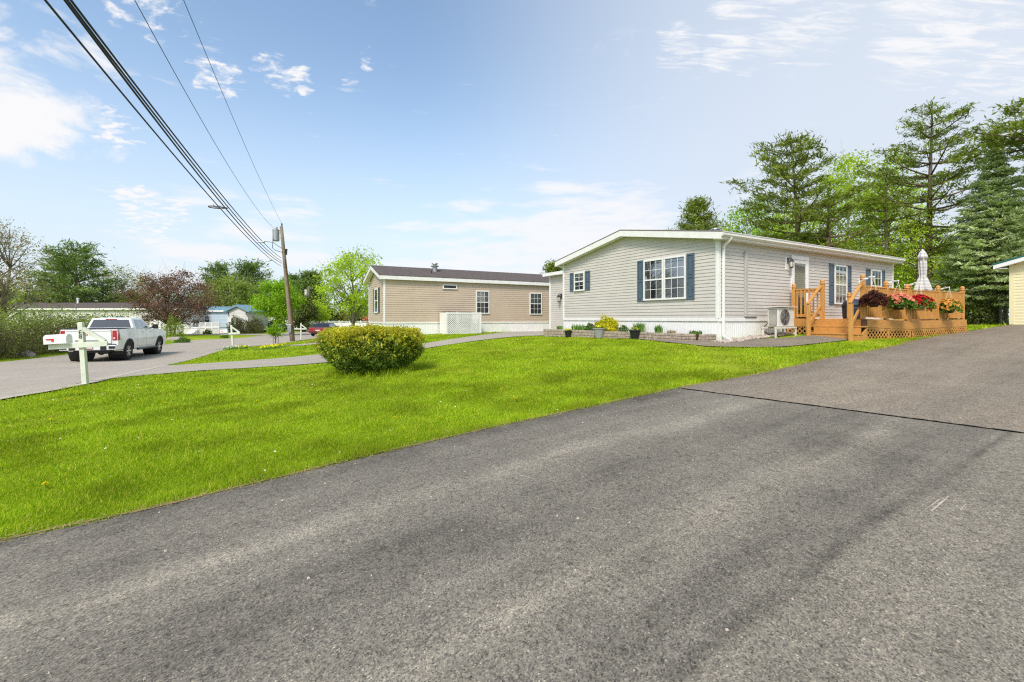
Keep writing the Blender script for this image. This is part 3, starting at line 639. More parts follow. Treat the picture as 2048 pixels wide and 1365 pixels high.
# long wall: door, windows
window(G, fL, 6.40, 7.27, z(.5), z(1.9), fill='blind', lower_fill=.0); shutter(G, fL, 6.06, 6.37, z(.47), z(1.93)); shutter(G, fL, 7.30, 7.62, z(.47), z(1.93))
window(G, fL, 9.14, 10.0, z(.62), z(1.88), fill='curtain'); shutter(G, fL, 8.79, 9.11, z(.6), z(1.9)); shutter(G, fL, 10.03, 10.34, z(.6), z(1.9))
dr = MB(); A0, A1, Z0, Z1 = 3.66, 4.66, z(-.02), z(2.04)
dr.fbox(fL, A0, A0+.09, 0, .06, Z0, Z1-.12).fbox(fL, A1-.09, A1, 0, .06, Z0, Z1-.12).fbox(fL, A0-.01, A1+.01, 0, .065, Z1-.12, Z1)
door = dr.build('door', 'trim', G, bevel=.004)
le = MB(); le.fbox(fL, A0+.095, A0+.17, .005, .045, Z0+.03, Z1-.125).fbox(fL, A1-.17, A1-.095, .005, .045, Z0+.03, Z1-.125).fbox(fL, A0+.171, A1-.171, .005, .045, Z0+.03, Z0+.2).fbox(fL, A0+.171, A1-.171, .005, .045, Z1-.24, Z1-.125)
le.build('door_leaf', 'white', door, bevel=.003)
MB().quad(fL(A0+.17, .036, Z0+.2), fL(A1-.17, .036, Z0+.2), fL(A1-.17, .036, Z1-.24), fL(A0+.17, .036, Z1-.24)).build('pane', 'glass', door)
bl = MB()
for k in range(52): bl.quad(fL(A0+.17, .018, Z0+.21+k*.03), fL(A1-.34, .018, Z0+.21+k*.03), fL(A1-.34, .026, Z0+.234+k*.03), fL(A0+.17, .026, Z0+.234+k*.03))
bl.build('blind', 'blind', door, fix=False)
MB().tube([fL(A0+.13, .045, z(.98)), fL(A0+.13, .09, z(.98)), fL(A0+.23, .09, z(.98))], .012, 6).build('door_handle', 'metal', door)
def lantern(parent, f, a, zz, s=1.0, mat='dkmetal'):
    q = lambda x, y, t: f(a+x, .14*s+y, t)
    m = MB(); m.fbox(f, a-.045*s, a+.045*s, .014, .035, zz+.02*s, zz+.2*s); m.tube([f(a, .03, zz+.13*s), f(a, .10*s, zz+.2*s), f(a, .14*s, zz+.16*s)], .011*s, 6)
    m.lathe([(.012*s, zz+.165*s), (.05*s, zz+.12*s), (.078*s, zz+.075*s), (.074*s, zz+.07*s)], q, 8); m.lathe([(.05*s, zz-.115*s), (.055*s, zz-.09*s), (.03*s, zz-.125*s)], q, 8)
    for k in range(4):
        t = math.pi/4+k*math.pi/2; m.tube([q(.066*s*math.cos(t), .066*s*math.sin(t), zz+.075*s), q(.05*s*math.cos(t), .05*s*math.sin(t), zz-.1*s)], .006*s, 4)
    L_ = m.build('wall_lantern', mat, parent); MB().lathe([(.06*s, zz+.07*s), (.045*s, zz-.09*s)], q, 8).build('lantern_glass', 'amber', L_); return L_
MB().fbox(fL, 3.34, 3.56, .0, .03, z(1.56), z(1.96)).build('mounting_block', 'trim', G, bevel=.006)
lantern(G, fL, 3.47, z(1.74), 1.05)
MB().fbox(fL, 5.0, 5.05, 0, .03, z(1.6), z(1.66)).build('outlet_cover', 'trim', G)
# refrigerant line cover on the long wall
lc = MB(); lc.box(1.17, 1.28, -.075, -.004, z(.10), z(2.0)); lc.box(1.17, 1.75, -.0745, -.0045, z(.04), z(.14)); lc.build('line_cover', 'duct', G, bevel=.015)
# vent pipe on the roof
def chimney(parent, x, y, z0, z1, r=.09, mat='metal'):
    return MB().lathe([(r*1.35, z0-.1), (r*1.3, z0), (r, z0+.05), (r, z1-.22), (r*1.7, z1-.20), (r*1.75, z1-.15), (r*.9, z1-.13), (r*.9, z1-.06), (r*1.45, z1-.05), (r*1.35, z1)], lambda a, b, c: (x+a, y+b, c), 14).build('roof_vent', mat, parent, smooth=False)
chimney(G, 4.0, 3.0, z(2.98), z(3.46), .11)
# rear entry wing with its own low roof, door and lantern
ax0, ax1, ay0, ay1 = 1.8, 6.0, WY+.03, 10.95
fA = lambda a, o, zz: (ax0-o, a, zz)
wg = MB(); siding(wg, fA, ay0, ay1, -.25, z(2.18)); siding(wg, lambda a, o, q: (a, ay1+o, q), ax0, ax1, -.25, z(2.18)); wg.build('wing_wall', 'siding', G, fix=False)
t2 = MB(); t2.box(ax0-.03, ax0, ay1-.08, ay1+.03, -.25, z(2.18)); t2.build('wing_corner_trim', 'trim', G)
MB().prism([(ax0-.28, 2.30), (ax1, 2.62), (ax1, 2.56), (ax0-.28, 2.14)], lambda x, q, y: (x, y, z(q)), ay0, ay1+.28).build('wing_roof', 'trim', G)
wd = MB(); wd.fbox(fA, 9.2, 9.3, 0, .05, z(-.72), z(1.32)).fbox(fA, 8.3, 8.39, 0, .05, z(-.72), z(1.32)).fbox(fA, 8.29, 9.31, 0, .055, z(1.32), z(1.42))
wdo = wd.build('wing_door', 'trim', G); MB().fbox(fA, 8.395, 9.195, .0, .02, z(-.7), z(1.318)).build('door_leaf', 'white', wdo)
lantern(G, fA, 9.95, z(.95), 1.3)

# ------------------------------------------------------------------ heat pump on its stand
ac = thing('heat_pump', 'ivory outdoor heat pump unit on a metal stand against the white skirting', 'heat pump', (*hw(1.71, -.72), gz(*hw(1.9, -.6))), HA)
zb = EZ-.25-ac.location.z; w_, d_, h_ = .84, .32, .56
MB().box(0, w_, 0, d_, zb, zb+h_).build('casing', 'acwhite', ac, bevel=.02)
MB().box(-.06, w_+.08, -.06, d_+.05, zb+h_+.012, zb+h_+.035).build('top_board', 'acwhite', ac, bevel=.004)
lv = MB()
for k in range(15): lv.box(-.016, -.003, .05, d_-.05, zb+.05+k*.031, zb+.066+k*.031)
MB().box(-.0025, -.0005, .045, d_-.045, zb+.04, zb+.52).build('coil', 'black', ac); lv.build('louvre', 'acwhite', ac)
fc = lambda x, y, q: (.34+x, -.004-q, zb+.28+y)
MB().lathe([(.235, 0), (.235, .004), (.001, .005)], fc, 32).build('fan_opening', 'dkmetal', ac)
fg = MB()
for r in (.04, .075, .11, .145, .18, .21, .235): fg.tube([(.34+r*math.cos(t), -.022, zb+.28+r*math.sin(t)) for t in np.linspace(0, 2*math.pi, 25)], .0022, 4, cap=False)
for k in range(6): t = k*math.pi/3; fg.tube([(.34+.05*math.cos(t), -.021, zb+.28+.05*math.sin(t)), (.34+.235*math.cos(t), -.021, zb+.28+.235*math.sin(t))], .0025, 4)
fg.build('fan_grille', 'duct', ac)
ab = MB(); ab.box(-.2, w_+.05, -.05, 0.0, zb-.05, zb-.004).box(-.2, w_+.05, d_, d_+.05, zb-.05, zb-.004); ab.build('stand_rail', 'acwhite', ac)
for x in (-.19, w_): 
    for y in (-.045, d_+.005): MB().box(x, x+.04, y, y+.04, -.05, zb-.051).build('leg', 'acwhite', ac)
MB().tube([(.1, d_+.05, zb+.1), (-.12, d_+.1, zb-.08), (-.05, d_+.12, .2), (.25, d_+.1, .06), (.5, d_+.1, .1)], .012, 6).build('drain_hose', 'black', ac)

# ------------------------------------------------------------------ cedar deck
DZ = EZ-.64
K = thing('deck', 'cedar deck with steps, railings and lattice skirt along the grey house', 'deck', (*HC, DZ), HA)
dk = lambda rel: rel+.64
Px, Py, Qx, Qy, Rx, Ry = 3.35, -2.15, 5.55, -2.45, 9.8, -2.52
zP, zQ, zR_ = dk(-.012), dk(-.085), dk(-.04)
dl = MB(); n = 17
for k in range(n):            # boards run along the house, in two sections that have settled
    a, b = k/n, (k+1)/n-.008/2.4
    def rowpt(x, fr, zz): 
        yb = Py+(Qy-Py)*(x-Px)/(Qx-Px) if x < Qx else Qy+(Ry-Qy)*(x-Qx)/(Rx-Qx); return (x, yb*fr-.03*(1-fr), zz+.0)
    for (xa, za, xb, zb_) in ((Px, zP, Qx-.005, zQ), (Qx+.005, zQ, Rx, zR_)):
        dl.hexa([rowpt(xa, a, za-.035), rowpt(xb, a, zb_-.035), rowpt(xb, b, zb_-.035), rowpt(xa, b, za-.035), rowpt(xa, a, za), rowpt(xb, a, zb_), rowpt(xb, b, zb_), rowpt(xa, b, za)])
dl.build('decking', 'wood', K)
def plank(p, q, z0p, z1p, z0q, z1q, t=.035, name='rim_board', mat='wood', mb=None):
    p, q = np.array(p), np.array(q); d = unit(q-p); nrm = np.array([d[1], -d[0]])*t
    m = mb or MB(); a, b, c, e = p, q, q+nrm, p+nrm
    m.hexa([(*a, z0p), (*b, z0q), (*c, z0q), (*e, z0p), (*a, z1p), (*b, z1q), (*c, z1q), (*e, z1p)])
    return m if mb else m.build(name, mat, K, bevel=.004)
plank((Px, -.04), (Px, Py), zP-.25, zP-.036, zP-.25, zP-.036); plank((Px-.036, Py), (Qx-.004, Qy), zP-.24, zP-.01, zQ-.24, zQ-.01); plank((Qx+.004, Qy), (Rx, Ry), zQ-.24, zQ-.01, zR_-.24, zR_-.01)
plank((Px-.03, Py-.002), (Qx-.004, Qy-.002), zP-.29, zP-.245, zQ-.29, zQ-.245, .02, 'nailer'); plank((Qx+.004, Qy-.002), (Rx, Ry-.002), zQ-.29, zQ-.245, zR_-.29, zR_-.245, .02, 'nailer')
plank((Rx+.002, Ry), (Rx+.002, -.1), zR_-.24, zR_-.04, zR_-.24, zR_-.04)
for x, y in ((Px+.06, Py+.04), (Qx-.06, Qy+.06), (Qx+.06, Qy+.06), (Rx-.06, Ry+.06), (Px+.06, -.2), (4.6, -2.25), (7.6, Qy+.08)):
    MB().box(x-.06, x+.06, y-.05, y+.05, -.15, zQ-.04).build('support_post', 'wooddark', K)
MB().box(Px-.075, Px+.06, Py-.075, Py+.02, -.1, zP-.02).build('corner_post', 'wooddark', K, bevel=.006)
def lattice(p, q, z0, z1p, z1q):
    p, q = np.array(p), np.array(q); Lh = np.linalg.norm(q-p); d = (q-p)/Lh; nr = np.array([d[1], -d[0]]); m = MB(); st = .145
    def pt(s, zz, o): g = p+d*s+nr*o; return (*g, zz)
    H = max(z1p, z1q)-z0
    for sgn, o in ((1, .012), (-1, .004)):
        s = -H
        while s < Lh+H:
            s0, s1 = (s, s+H) if sgn > 0 else (s+H, s)       # at z0 and z0+H
            t0, t1 = 0.0, 1.0
            for lim, sg in ((0, 1), (Lh, -1)):
                a, b = (s0-lim)*sg, (s1-lim)*sg
                if a < 0 and b < 0: t0 = 2
                elif a < 0: t0 = max(t0, a/(a-b))
                elif b < 0: t1 = min(t1, a/(a-b))
            # clip to the sloping top
            if t0 < t1:
                tops = lambda t: z1p+(z1q-z1p)*np.clip((s0+(s1-s0)*t)/Lh, 0, 1)
                t1 = min(t1, (tops(t1)-z0)/H)
                if t1-t0 > .03: m.bar(pt(s0+(s1-s0)*t0, z0+H*t0, o), pt(s0+(s1-s0)*t1, z0+H*t1, o), .032, .008, up=(*nr, 0))
            s += st
    nv = max(1, int(Lh/.75))
    for k in range(nv+1):
        s = Lh*k/nv; zt = z1p+(z1q-z1p)*k/nv; a, b = pt(min(max(s, .03), Lh-.03), z0, .022), pt(min(max(s, .03), Lh-.03), zt, .022); m.bar(a, b, .06, .016, up=(*nr, 0))
    m.bar(pt(.05, z0+.02, .022), pt(Lh-.05, z0+.02, .022), .012, .04)
    return m.build('lattice', 'wood', K)
lattice((Px-.0, Py-.01), (Qx-.05, Qy-.01), -.0, zP-.292, zQ-.292); lattice((Qx+.05, Qy-.01), (Rx-.02, Ry-.01), .02, zQ-.292, zR_-.292); lattice((Px-.01, -.08), (Px-.01, -1.02), -.03, zP-.27, zP-.27)
lattice((Rx, Ry+.05), (Rx, -.2), .05, zR_-.3, zR_-.3)
MB().box(Px+.2, Rx-.2, -1.2, -.3, -.1, .1).build('shadow_box', 'wooddark', K)  # added dark box; its colour stands in for shade behind the lattice
# stairs: three treads down towards the road
y0, y1 = -1.07, -2.15; g0 = dk(-.62)
for k, (x, zz) in enumerate(((Px-.28, zP-.20), (Px-.56, zP-.40))):
    tz = zP-.205*(k+1)
    MB().box(x-.02, x+.285, y1-.12, y0+.12, tz-.036, tz).build('tread', 'wood', K, bevel=.005)
    MB().box(x+.27, x+.30, y1-.06, y0+.06, tz+.0015, tz+.168).build('riser', 'wood', K)
MB().box(Px-.56, Px-.53, y1-.12, y0+.12, -.06, zP-.41-.038).build('riser', 'wood', K)
for y in (y0+.07, y1-.105): MB().prism([(Px-.02, zP-.26), (Px-.02, -.1), (Px-.52, -.1), (Px-.52, .15), (Px-.3, .2)], lambda x, q, yy: (x, yy, q), y, y+.035).build('stringer', 'wood', K)
def post(x, y, z0, z1, cap=True, w=.05, mat='woodv'):
    m = MB(); m.box(x-w, x+w, y-w, y+w, z0, z1)
    p = m.build('railing_post', mat, K, bevel=.006)
    if cap: MB().lathe([(.01, z1+.145), (.045, z1+.13), (.06, z1+.10), (.062, z1+.06), (.05, z1+.045), (.068, z1+.03), (.072, z1+.002)][::-1], lambda a, b, c: (x+a, y+b, c), 12).build('post_cap', 'woodv', p, smooth=True)
    return p
def railing(p, q, zp, zq, gap=.105, bal=.036, out=.0, h=.90, low=.10, flat=True):
    p, q = np.array(p, float), np.array(q, float); Lh = np.linalg.norm(q-p); d = (q-p)/Lh; nr = np.array([d[1], -d[0]])
    MB().bar((*p, zp+h+.02), (*q, zq+h+.02), .10, .036).build('hand_rail', 'wood', K, bevel=.005)
    MB().bar((*(p+nr*.0), zp+h-.05), (*(q+nr*.0), zq+h-.05), .034, .085).build('top_rail', 'wood', K); MB().bar((*p, zp+low), (*q, zq+low), .034, .085).build('bottom_rail', 'wood', K)
    n = int(Lh/gap)
    for k in range(n):
        s = (k+.5)/n; c = p+(q-p)*s+nr*.036; zz = zp+(zq-zp)*s; j = rng.normal()*.004
        MB().box(c[0]-bal/2, c[0]+bal/2, c[1]-bal/2, c[1]+bal/2, zz+low-.05+j, zz+h-.01).build('baluster', 'woodv', K)
post(Px+.15, -.2, zP, zP+.98); post(Px+.15, -1.03, zP-.2, zP+1.05); railing((Px+.15, -.26), (Px+.15, -.97), zP, zP, .105)
post(Px+.05, Py+.03, zP-.1, zP+1.10)
post(Px+2.2, -.85, zP, zP+.72, w=.045)
fr1 = lambda s: (Px+.05+(Qx-.08-Px-.05)*s, Py+.03+(Qy-Py)*s)
post(*fr1(.5), (zP+zQ)/2, (zP+zQ)/2+.99); post(Qx-.07, Qy+.05, zQ, zQ+.97); post(Qx+.08, Qy+.05, zQ, zQ+.97)
post(7.75, Qy+.03, (zQ+zR_)/2, (zQ+zR_)/2+.98); post(Rx-.07, Ry+.06, zR_, zR_+1.0)
a, b = (Px+.11, Py+.03), fr1(.5); zm = (zP+zQ)/2
railing(a, (b[0]-.05, b[1]), zP, zm, .088); railing((b[0]+.05, b[1]), (Qx-.12, Qy+.05), zm, zQ, .088)
railing((Qx+.13, Qy+.05), (7.70, Qy+.03), zQ, (zQ+zR_)/2, .10); railing((7.80, Qy+.03), (Rx-.12, Ry+.06), (zQ+zR_)/2, zR_, .10)
railing((Rx-.07, Ry+.12), (Rx-.07, -.15), zR_, zR_, .16)
# stair rails with newels
for (yn, xt, yt) in ((y0, Px+.10, -1.03), (y1+.0, Px+.0, Py+.03)):
    xn = Px-.70; zn = -.02
    MB().box(xn-.045, xn+.045, yn-.045, yn+.045, zn-.1, dk(.40)).build('newel_post', 'woodv', K, bevel=.006)
    MB().bar((xn-.06, yn, dk(.415)), (xt-.05, yt, zP+.99), .085, .04).build('stair_rail', 'wood', K, bevel=.006)
    MB().bar((xn+.045, yn, dk(-.16)), (xt-.05, yt, zP+.37), .034, .085).build('stair_rail', 'wood', K, bevel=.004)

DK = lambda x, y, rel=0.: (*hw(x, y), EZ+rel)
# closed parasol on the deck
pu, pv = (1845-CX)/F_PX, 0
sx = 8.05; best = min(((abs((hw(sx_, -1.55)[0])/(hw(sx_, -1.55)[1])-pu), sx_) for sx_ in np.arange(5, 9.7, .02))); sx = best[1]
U_ = thing('patio_umbrella', 'closed grey and white striped patio umbrella standing on the deck', 'umbrella', DK(sx, -1.55, -.06), HA)
Yu = hw(sx, -1.55)[1]; top = (637-503)/F_PX*Yu+.06; sq = lambda t, q: 1+.20*math.cos(7*t+q*2.5)+.13*math.sin(2*t+q*3)
hb = (637-578)/F_PX*Yu+.06; mid = hb+(top-hb)*.33
hem = lambda t, q: sq(t, q)*(1+.0*q)
cm = MB().lathe([(.215, hb-.10), (.20, hb+.0), (.165, hb+.14), (.115, mid-.10), (.075, mid), (.092, mid+.10), (.105, mid+.35), (.107, top-.42), (.095, top-.2), (.07, top-.15)], n=56, squash=sq)
for k in range(56): x_, y_, z_ = cm.v[k]; cm.v[k] = (x_, y_, z_+.07*math.sin(5*2*math.pi*k/56+.6))
cm.build('canopy', 'umbrella', U_, smooth=True)
MB().lathe([(.145, top-.27), (.125, top-.17), (.085, top-.05), (.045, top+.02), (.02, top+.07), (.004, top+.08)], n=40, squash=lambda t, q: 1+.17*math.cos(6*t)+.06*math.sin(2*t)).build('canopy_vent', 'umbrella', U_, smooth=True)
MB().tube([(0, 0, 0), (0, 0, hb+.3)], .024, 10).build('pole', 'dkmetal', U_); MB().lathe([(.25, 0), (.25, .06), (.06, .1), (.04, .3)], n=20).build('base', 'dkmetal', U_)
# covered barbecue behind the stair post
bx = min(((abs((hw(q, -.75)[0])/(hw(q, -.75)[1])-(1706-CX)/F_PX), q) for q in np.arange(4, 9, .02)))[1]
B_ = thing('barbecue', 'dark navy round topped grill standing on the deck behind the stair rail', 'grill', DK(bx, -.75, -.03), HA)
MB().lathe([(.27, .0), (.29, .1), (.30, .35), (.31, .42)], n=24, squash=lambda t, q: 1+.02*math.cos(9*t)).build('body', 'navy', B_, smooth=True)
MB().lathe([(.32, .42), (.31, .5), (.25, .6), (.14, .66), (.01, .68)], n=24).build('lid', 'navy', B_, smooth=True); MB().tube([(-.08, -.28, .52), (-.08, -.33, .54), (.08, -.33, .54), (.08, -.28, .52)], .012, 6).build('handle', 'metal', B_)
# pots by the deck door
for i, (u, lab) in enumerate(((1603, 'small dark pot with a green plant beside the glazed deck door'), (1612, 'small pot with red flowers behind the deck railing by the door'))):
    q = min(((abs((hw(s, -.32)[0])/(hw(s, -.32)[1])-(u-CX)/F_PX), s) for s in np.arange(3, 7, .02)))[1]
    t = thing('flower_pot', lab, 'flower pot', DK(q, -.32, -.01), 0, 'pots by the deck door')
    MB().lathe([(.07, 0), (.10, .16), (.105, .17), (.095, .172), (.09, .14)], n=14).build('pot', 'black', t)
    P = rng.normal(size=(140, 3))*(.07, .07, .07)+(0, 0, .26); leaves('foliage', P, 'shrub', t, size=.06)
    if i: leaves('blossom', rng.normal(size=(50, 3))*(.06, .06, .05)+(0, 0, .32), 'redpetal', t, size=.05)

# hanging baskets along the railing
def basket(u, v, Y, lab, petal, r, leafmat, nb, pot='clay', h=.20, gap=1.0):
    x, y, zz = at(u, v, Y)
    t = thing('hanging_basket', lab, 'hanging basket', (x, y, zz), 0, 'flower baskets hung along the deck railing')
    MB().lathe([(r*.30, -h), (r*.42, -h*.6), (r*.5, -.02), (r*.53, 0), (r*.48, 0)], n=20).build('pot', pot, t, smooth=True)
    n = 1300; r *= 1.12; th = rng.uniform(0, 2*np.pi, n); q = np.sqrt(rng.random(n)); rad = r*q*(1+.12*np.sin(3*th+u)); P = np.stack([rad*np.cos(th), rad*np.sin(th), .19*(1-q**2)*rng.random(n)**.4-.24*q**3*rng.random(n)+.02], 1)
    leaves('foliage', P, leafmat, t, size=.075, nrm=np.array([0, 0, 1.0]), bias=.6)
    th = rng.uniform(0, 2*np.pi, nb); q = np.sqrt(rng.random(nb)); rad = r*1.03*q*(1+.12*np.sin(3*th+u)); P = np.stack([rad*np.cos(th), rad*np.sin(th), .21*(1-q**2)-.22*q**3*rng.random(nb)+.035+.02*rng.random(nb)], 1)
    nrm = unit(P*np.array([1, 1, 1.4])+rng.normal(size=P.shape)*.1); V = []
    for c, a in zip(P, nrm):      # five petals to a bloom
        e1 = unit(np.cross(a, rng.normal(size=3))); e2 = np.cross(a, e1); s = .040*(.8+.4*rng.random())
        for k in range(5):
            t0 = 2*np.pi*k/5; d = e1*np.cos(t0)+e2*np.sin(t0); g = np.cross(a, d); V.append([c, c+d*s*.7+g*s*.42+a*s*.3, c+d*s*1.15+a*s*.42, c+d*s*.7-g*s*.42+a*s*.3])
    link('blossom', np_mesh('blossom', np.array(V), 4), petal, t)
    top = .58*gap; hg = MB()
    for k in range(3):
        a = 2*math.pi*k/3+.5; hg.tube([(r*.5*math.cos(a), r*.5*math.sin(a), 0), (0, 0, top)], .0045, 4)
    hg.build('hanger', 'offwhite', t); return t, (x, y, zz+top)
def bracket(hook, lab):
    x, y, zz = hook; o = thing('plant_bracket', lab, 'bracket', (x, y, zz), HA, 'white scroll brackets on the deck railing')
    m = MB(); m.tube([(0, 0, 0), (-.01, 0, .03), (.02, .0, .055), (.02, .03, .05), (.0, .33, -.06), (-.0, .35, -.065)], .012, 6)
    m.tube([(.02, .06, .04), (-.02, .10, .06), (.02, .16, .03), (-.02, .22, .0), (.0, .28, -.03)], .011, 6); m.tube([(0, .35, -.12), (0, .35, .03)], .011, 6)
    m.build('scroll', 'white', o)
bs = [(1748, 600, 12.35, 'hanging basket of deep burgundy flowers and foliage nearest the deck steps', 'burgundy', .27, 'burgundy', 70, 'black'),
      (1797, 606, 12.9, 'hanging basket of salmon pink petunias between the burgundy and red baskets', 'salmon', .35, 'shrub', 170, 'black'),
      (1839, 608, 13.35, 'hanging basket of bright red flowers in a brown fibre pot', 'redpetal', .28, 'shrub', 190, 'clay'),
      (1899, 614, 14.55, 'hanging basket of orange and yellow flowers at the far end of the railing', 'orange', .29, 'shrub', 150, 'black')]
for i, b in enumerate(bs):
    t, hk = basket(*b[:8], pot=b[8]); bracket(hk, 'white scroll bracket carrying the basket of %s flowers' % ('burgundy', 'salmon pink', 'bright red', 'orange and yellow')[i])

# ------------------------------------------------------------------ flower bed in front of the gable
W_ = thing('retaining_wall', 'low wall of split tan concrete blocks edging the flower bed', 'garden wall', (*HC, EZ-.64), HA)
def course(p, q, zb0, zb1, ztop, rows, seed):
    p, q = np.array(p), np.array(q); Lh = np.linalg.norm(q-p); d = (q-p)/Lh; nr = np.array([d[1], -d[0]]); m = MB(); rg = np.random.default_rng(seed)
    for r in range(rows):
        s = -.15*(r % 2)
        while s < Lh:
            a, b = max(s, 0)+.004, min(s+.30, Lh)-.004; s += .30
            if b-a < .04: continue
            f = (a+b)/2/Lh; z0 = zb0+(zb1-zb0)*f; hh = (ztop-z0)/rows; o = .02+rg.normal()*.008; A, B = p+d*a, p+d*b
            i = z0+hh*r+.003; j = z0+hh*(r+1)-.002; bt = -.02*r
            m.hexa([(*(A-nr*.16), i), (*(B-nr*.16), i), (*(B+nr*(o+bt)), i+rg.normal()*.003), (*(A+nr*(o+bt+rg.normal()*.006)), i), (*(A-nr*.16), j), (*(B-nr*.16), j), (*(B+nr*(o+bt+rg.normal()*.006)), j), (*(A+nr*(o+bt)), j)])
    return m
zl = lambda rel: rel+.64
course((-.62, .25), (-.62, 2.9), zl(-.70), zl(-.70), zl(-.44), 3, 1).build('block', 'stone', W_, bevel=.014)
course((-.62, 2.9), (-.62, 7.75), zl(-.72), zl(-.78), zl(-.45), 3, 2).build('block', 'stone', W_, bevel=.014)
course((-.03, .20), (-.62, .20), zl(-.69), zl(-.70), zl(-.45), 3, 3).build('block', 'stone', W_, bevel=.014)
MB().box(-.48, -.035, .38, 7.75, -.1, zl(-.475)).build('mulch', 'mulch', W_)
for o in W_.children:
    if o.name.startswith('block'): o['kind'] = 'stuff'
def bedpt(u, x=-.3, rel=-.47):
    t = min(((abs(hw(x, q)[0]/hw(x, q)[1]-(u-CX)/F_PX), q) for q in np.arange(0, 8.2, .02)))[1]; return (*hw(x, t), EZ+rel)
def bladeplant(name, lab, u, nb, h, spread, mat='iris', x=-.3, wid=.016, cat='plant'):
    t = thing(name, lab, cat, bedpt(u, x)); V = []
    for k in range(nb):
        a = rng.uniform(0, 6.28); r0 = spread*.5*math.sqrt(rng.random()); b = np.array([r0*math.cos(a)*.7, r0*math.sin(a), 0]); a2 = rng.uniform(0, 6.28); ln = rng.uniform(.05, .55)*h
        H = h*rng.uniform(.6, 1.1); d = np.array([math.cos(a2), math.sin(a2), 0]); g = np.array([-d[1], d[0], 0])*wid
        m1 = b+d*ln*.35+np.array([0, 0, H*.6]); e = b+d*ln+np.array([0, 0, H]); V += [[b-g, b+g, m1+g*.8, m1-g*.8], [m1-g*.8, m1+g*.8, e+g*.1, e-g*.1]]
    link('foliage', np_mesh('foliage', np.array(V), 4), mat, t); return t
def roundshrub(name, lab, loc, r, h, n, mat, size=.05, cat='shrub', flat=1.0, part='foliage'):
    t = thing(name, lab, cat, loc); D = unit(rng.normal(size=(n, 3))); D[:, 2] = np.abs(D[:, 2]); rr = (.55+.45*rng.random((n, 1))**.5)*(1+.16*np.sin(5*D[:, :1]+3)*np.cos(6*D[:, 1:2])+.1*np.sin(9*D[:, 2:]+4*D[:, :1])); P = D*rr*np.array([r, r, h])+np.array([0, 0, h*.02])
    leaves(part, P, mat, t, size=size, nrm=D, bias=.5)
    m = MB()
    for k in range(9):
        a = rng.uniform(0, 6.28); m.tube([(.02*math.cos(a), .02*math.sin(a), -.03), (r*.4*math.cos(a), r*.4*math.sin(a), h*.6)], [.008+.01*r, .004], 5)
    m.build('stem', 'bark', t); return t
bladeplant('bed_plant', 'low grassy plant at the road end of the flower bed', 1120, 60, .16, .4)
bladeplant('bed_plant', 'clump of upright green shoots under the small shuttered window', 1156, 130, .24, .75)
roundshrub('bed_shrub', 'small round green shrub beside the golden shrub under the house wall', bedpt(1180), .22, .26, 900, 'shrub', .05)
roundshrub('golden_shrub', 'bright yellow mounded shrub in the flower bed', bedpt(1213, -.3), .44, .50, 4200, 'yellowshrub', .055)
roundshrub('bed_shrub', 'small dark green shrub between the golden shrub and the iris clump', bedpt(1246), .18, .22, 700, 'shrub', .045)
bladeplant('iris_clump', 'clump of tall iris blades above the dark pot', 1277, 110, .32, .5)
bladeplant('bed_plant', 'spiky green tuft under the wide window', 1318, 90, .26, .3)
bladeplant('bed_plant', 'reddish brown low tuft beside the spiky green one', 1343, 60, .12, .4, 'bud', wid=.01)
bladeplant('bed_plant', 'low green plant at the house corner end of the bed', 1391, 70, .12, .5, 'shrub')
for i, (u, mat, rr, lab) in enumerate(((1136, 'black', .15, 'black pot of yellow flowers nearest the entry wing door'), (1198, 'greypot', .22, 'wide grey pot with yellow flowers in front of the golden shrub'), (1270, 'black', .18, 'black pot with a small plant in front of the iris clump'))):
    x, y, _ = bedpt(u, -.86); t = thing('planter_pot', lab, 'flower pot', (x, y, gz(x, y)+.02), 0, 'pots along the block wall')
    h = rr*1.55; MB().lathe([(rr*.62, 0), (rr*.95, h*.9), (rr*1.06, h*.92), (rr*1.06, h), (rr*.95, h), (rr*.9, h*.9)], n=22).build('pot', mat, t, smooth=False)
    MB().lathe([(rr*.9, h*.88), (.01, h*.9)], n=16).build('soil', 'mulch', t)
    leaves('foliage', rng.normal(size=(90, 3))*(rr*.4, rr*.4, .025)+(0, 0, h+.03), 'shrub', t, size=.05); leaves('blossom', rng.normal(size=(40, 3))*(rr*.4, rr*.4, .02)+(0, 0, h+.06), 'yellow', t, size=.045)
# river stones at the corner
def stone(mb, c, r, rg):
    ico = bmesh.new(); bmesh.ops.create_icosphere(ico, subdivisions=1, radius=1); s = r*np.array([1, .8, .5])*(1+.25*rg.normal(size=3)); a = rg.uniform(0, 6.28); i0 = len(mb.v)
    for v in ico.verts:
        p = np.array(v.co)*(1+.12*rg.normal())*s; mb.v.append((c[0]+p[0]*math.cos(a)-p[1]*math.sin(a), c[1]+p[0]*math.sin(a)+p[1]*math.cos(a), c[2]+p[2]))
    for f in ico.faces: mb.f.append(tuple(i0+v.index for v in f.verts))
    ico.free()
sm = MB(); rg = np.random.default_rng(3)
for k in range(420):
    q = rg.random(); x = -.55+3.6*q; y = -.12-.42*rg.random()*(1 if x > 0 else .9)-(.1 if q < .2 else 0); p = hw(x, y); stone(sm, (*p, gz(*p)+.03), rg.uniform(.025, .075), rg)
tag(sm.build('river_stones', 'pebble', None, smooth=False), 'bed of loose river stones at the grey house corner', 'stones', kind='stuff')

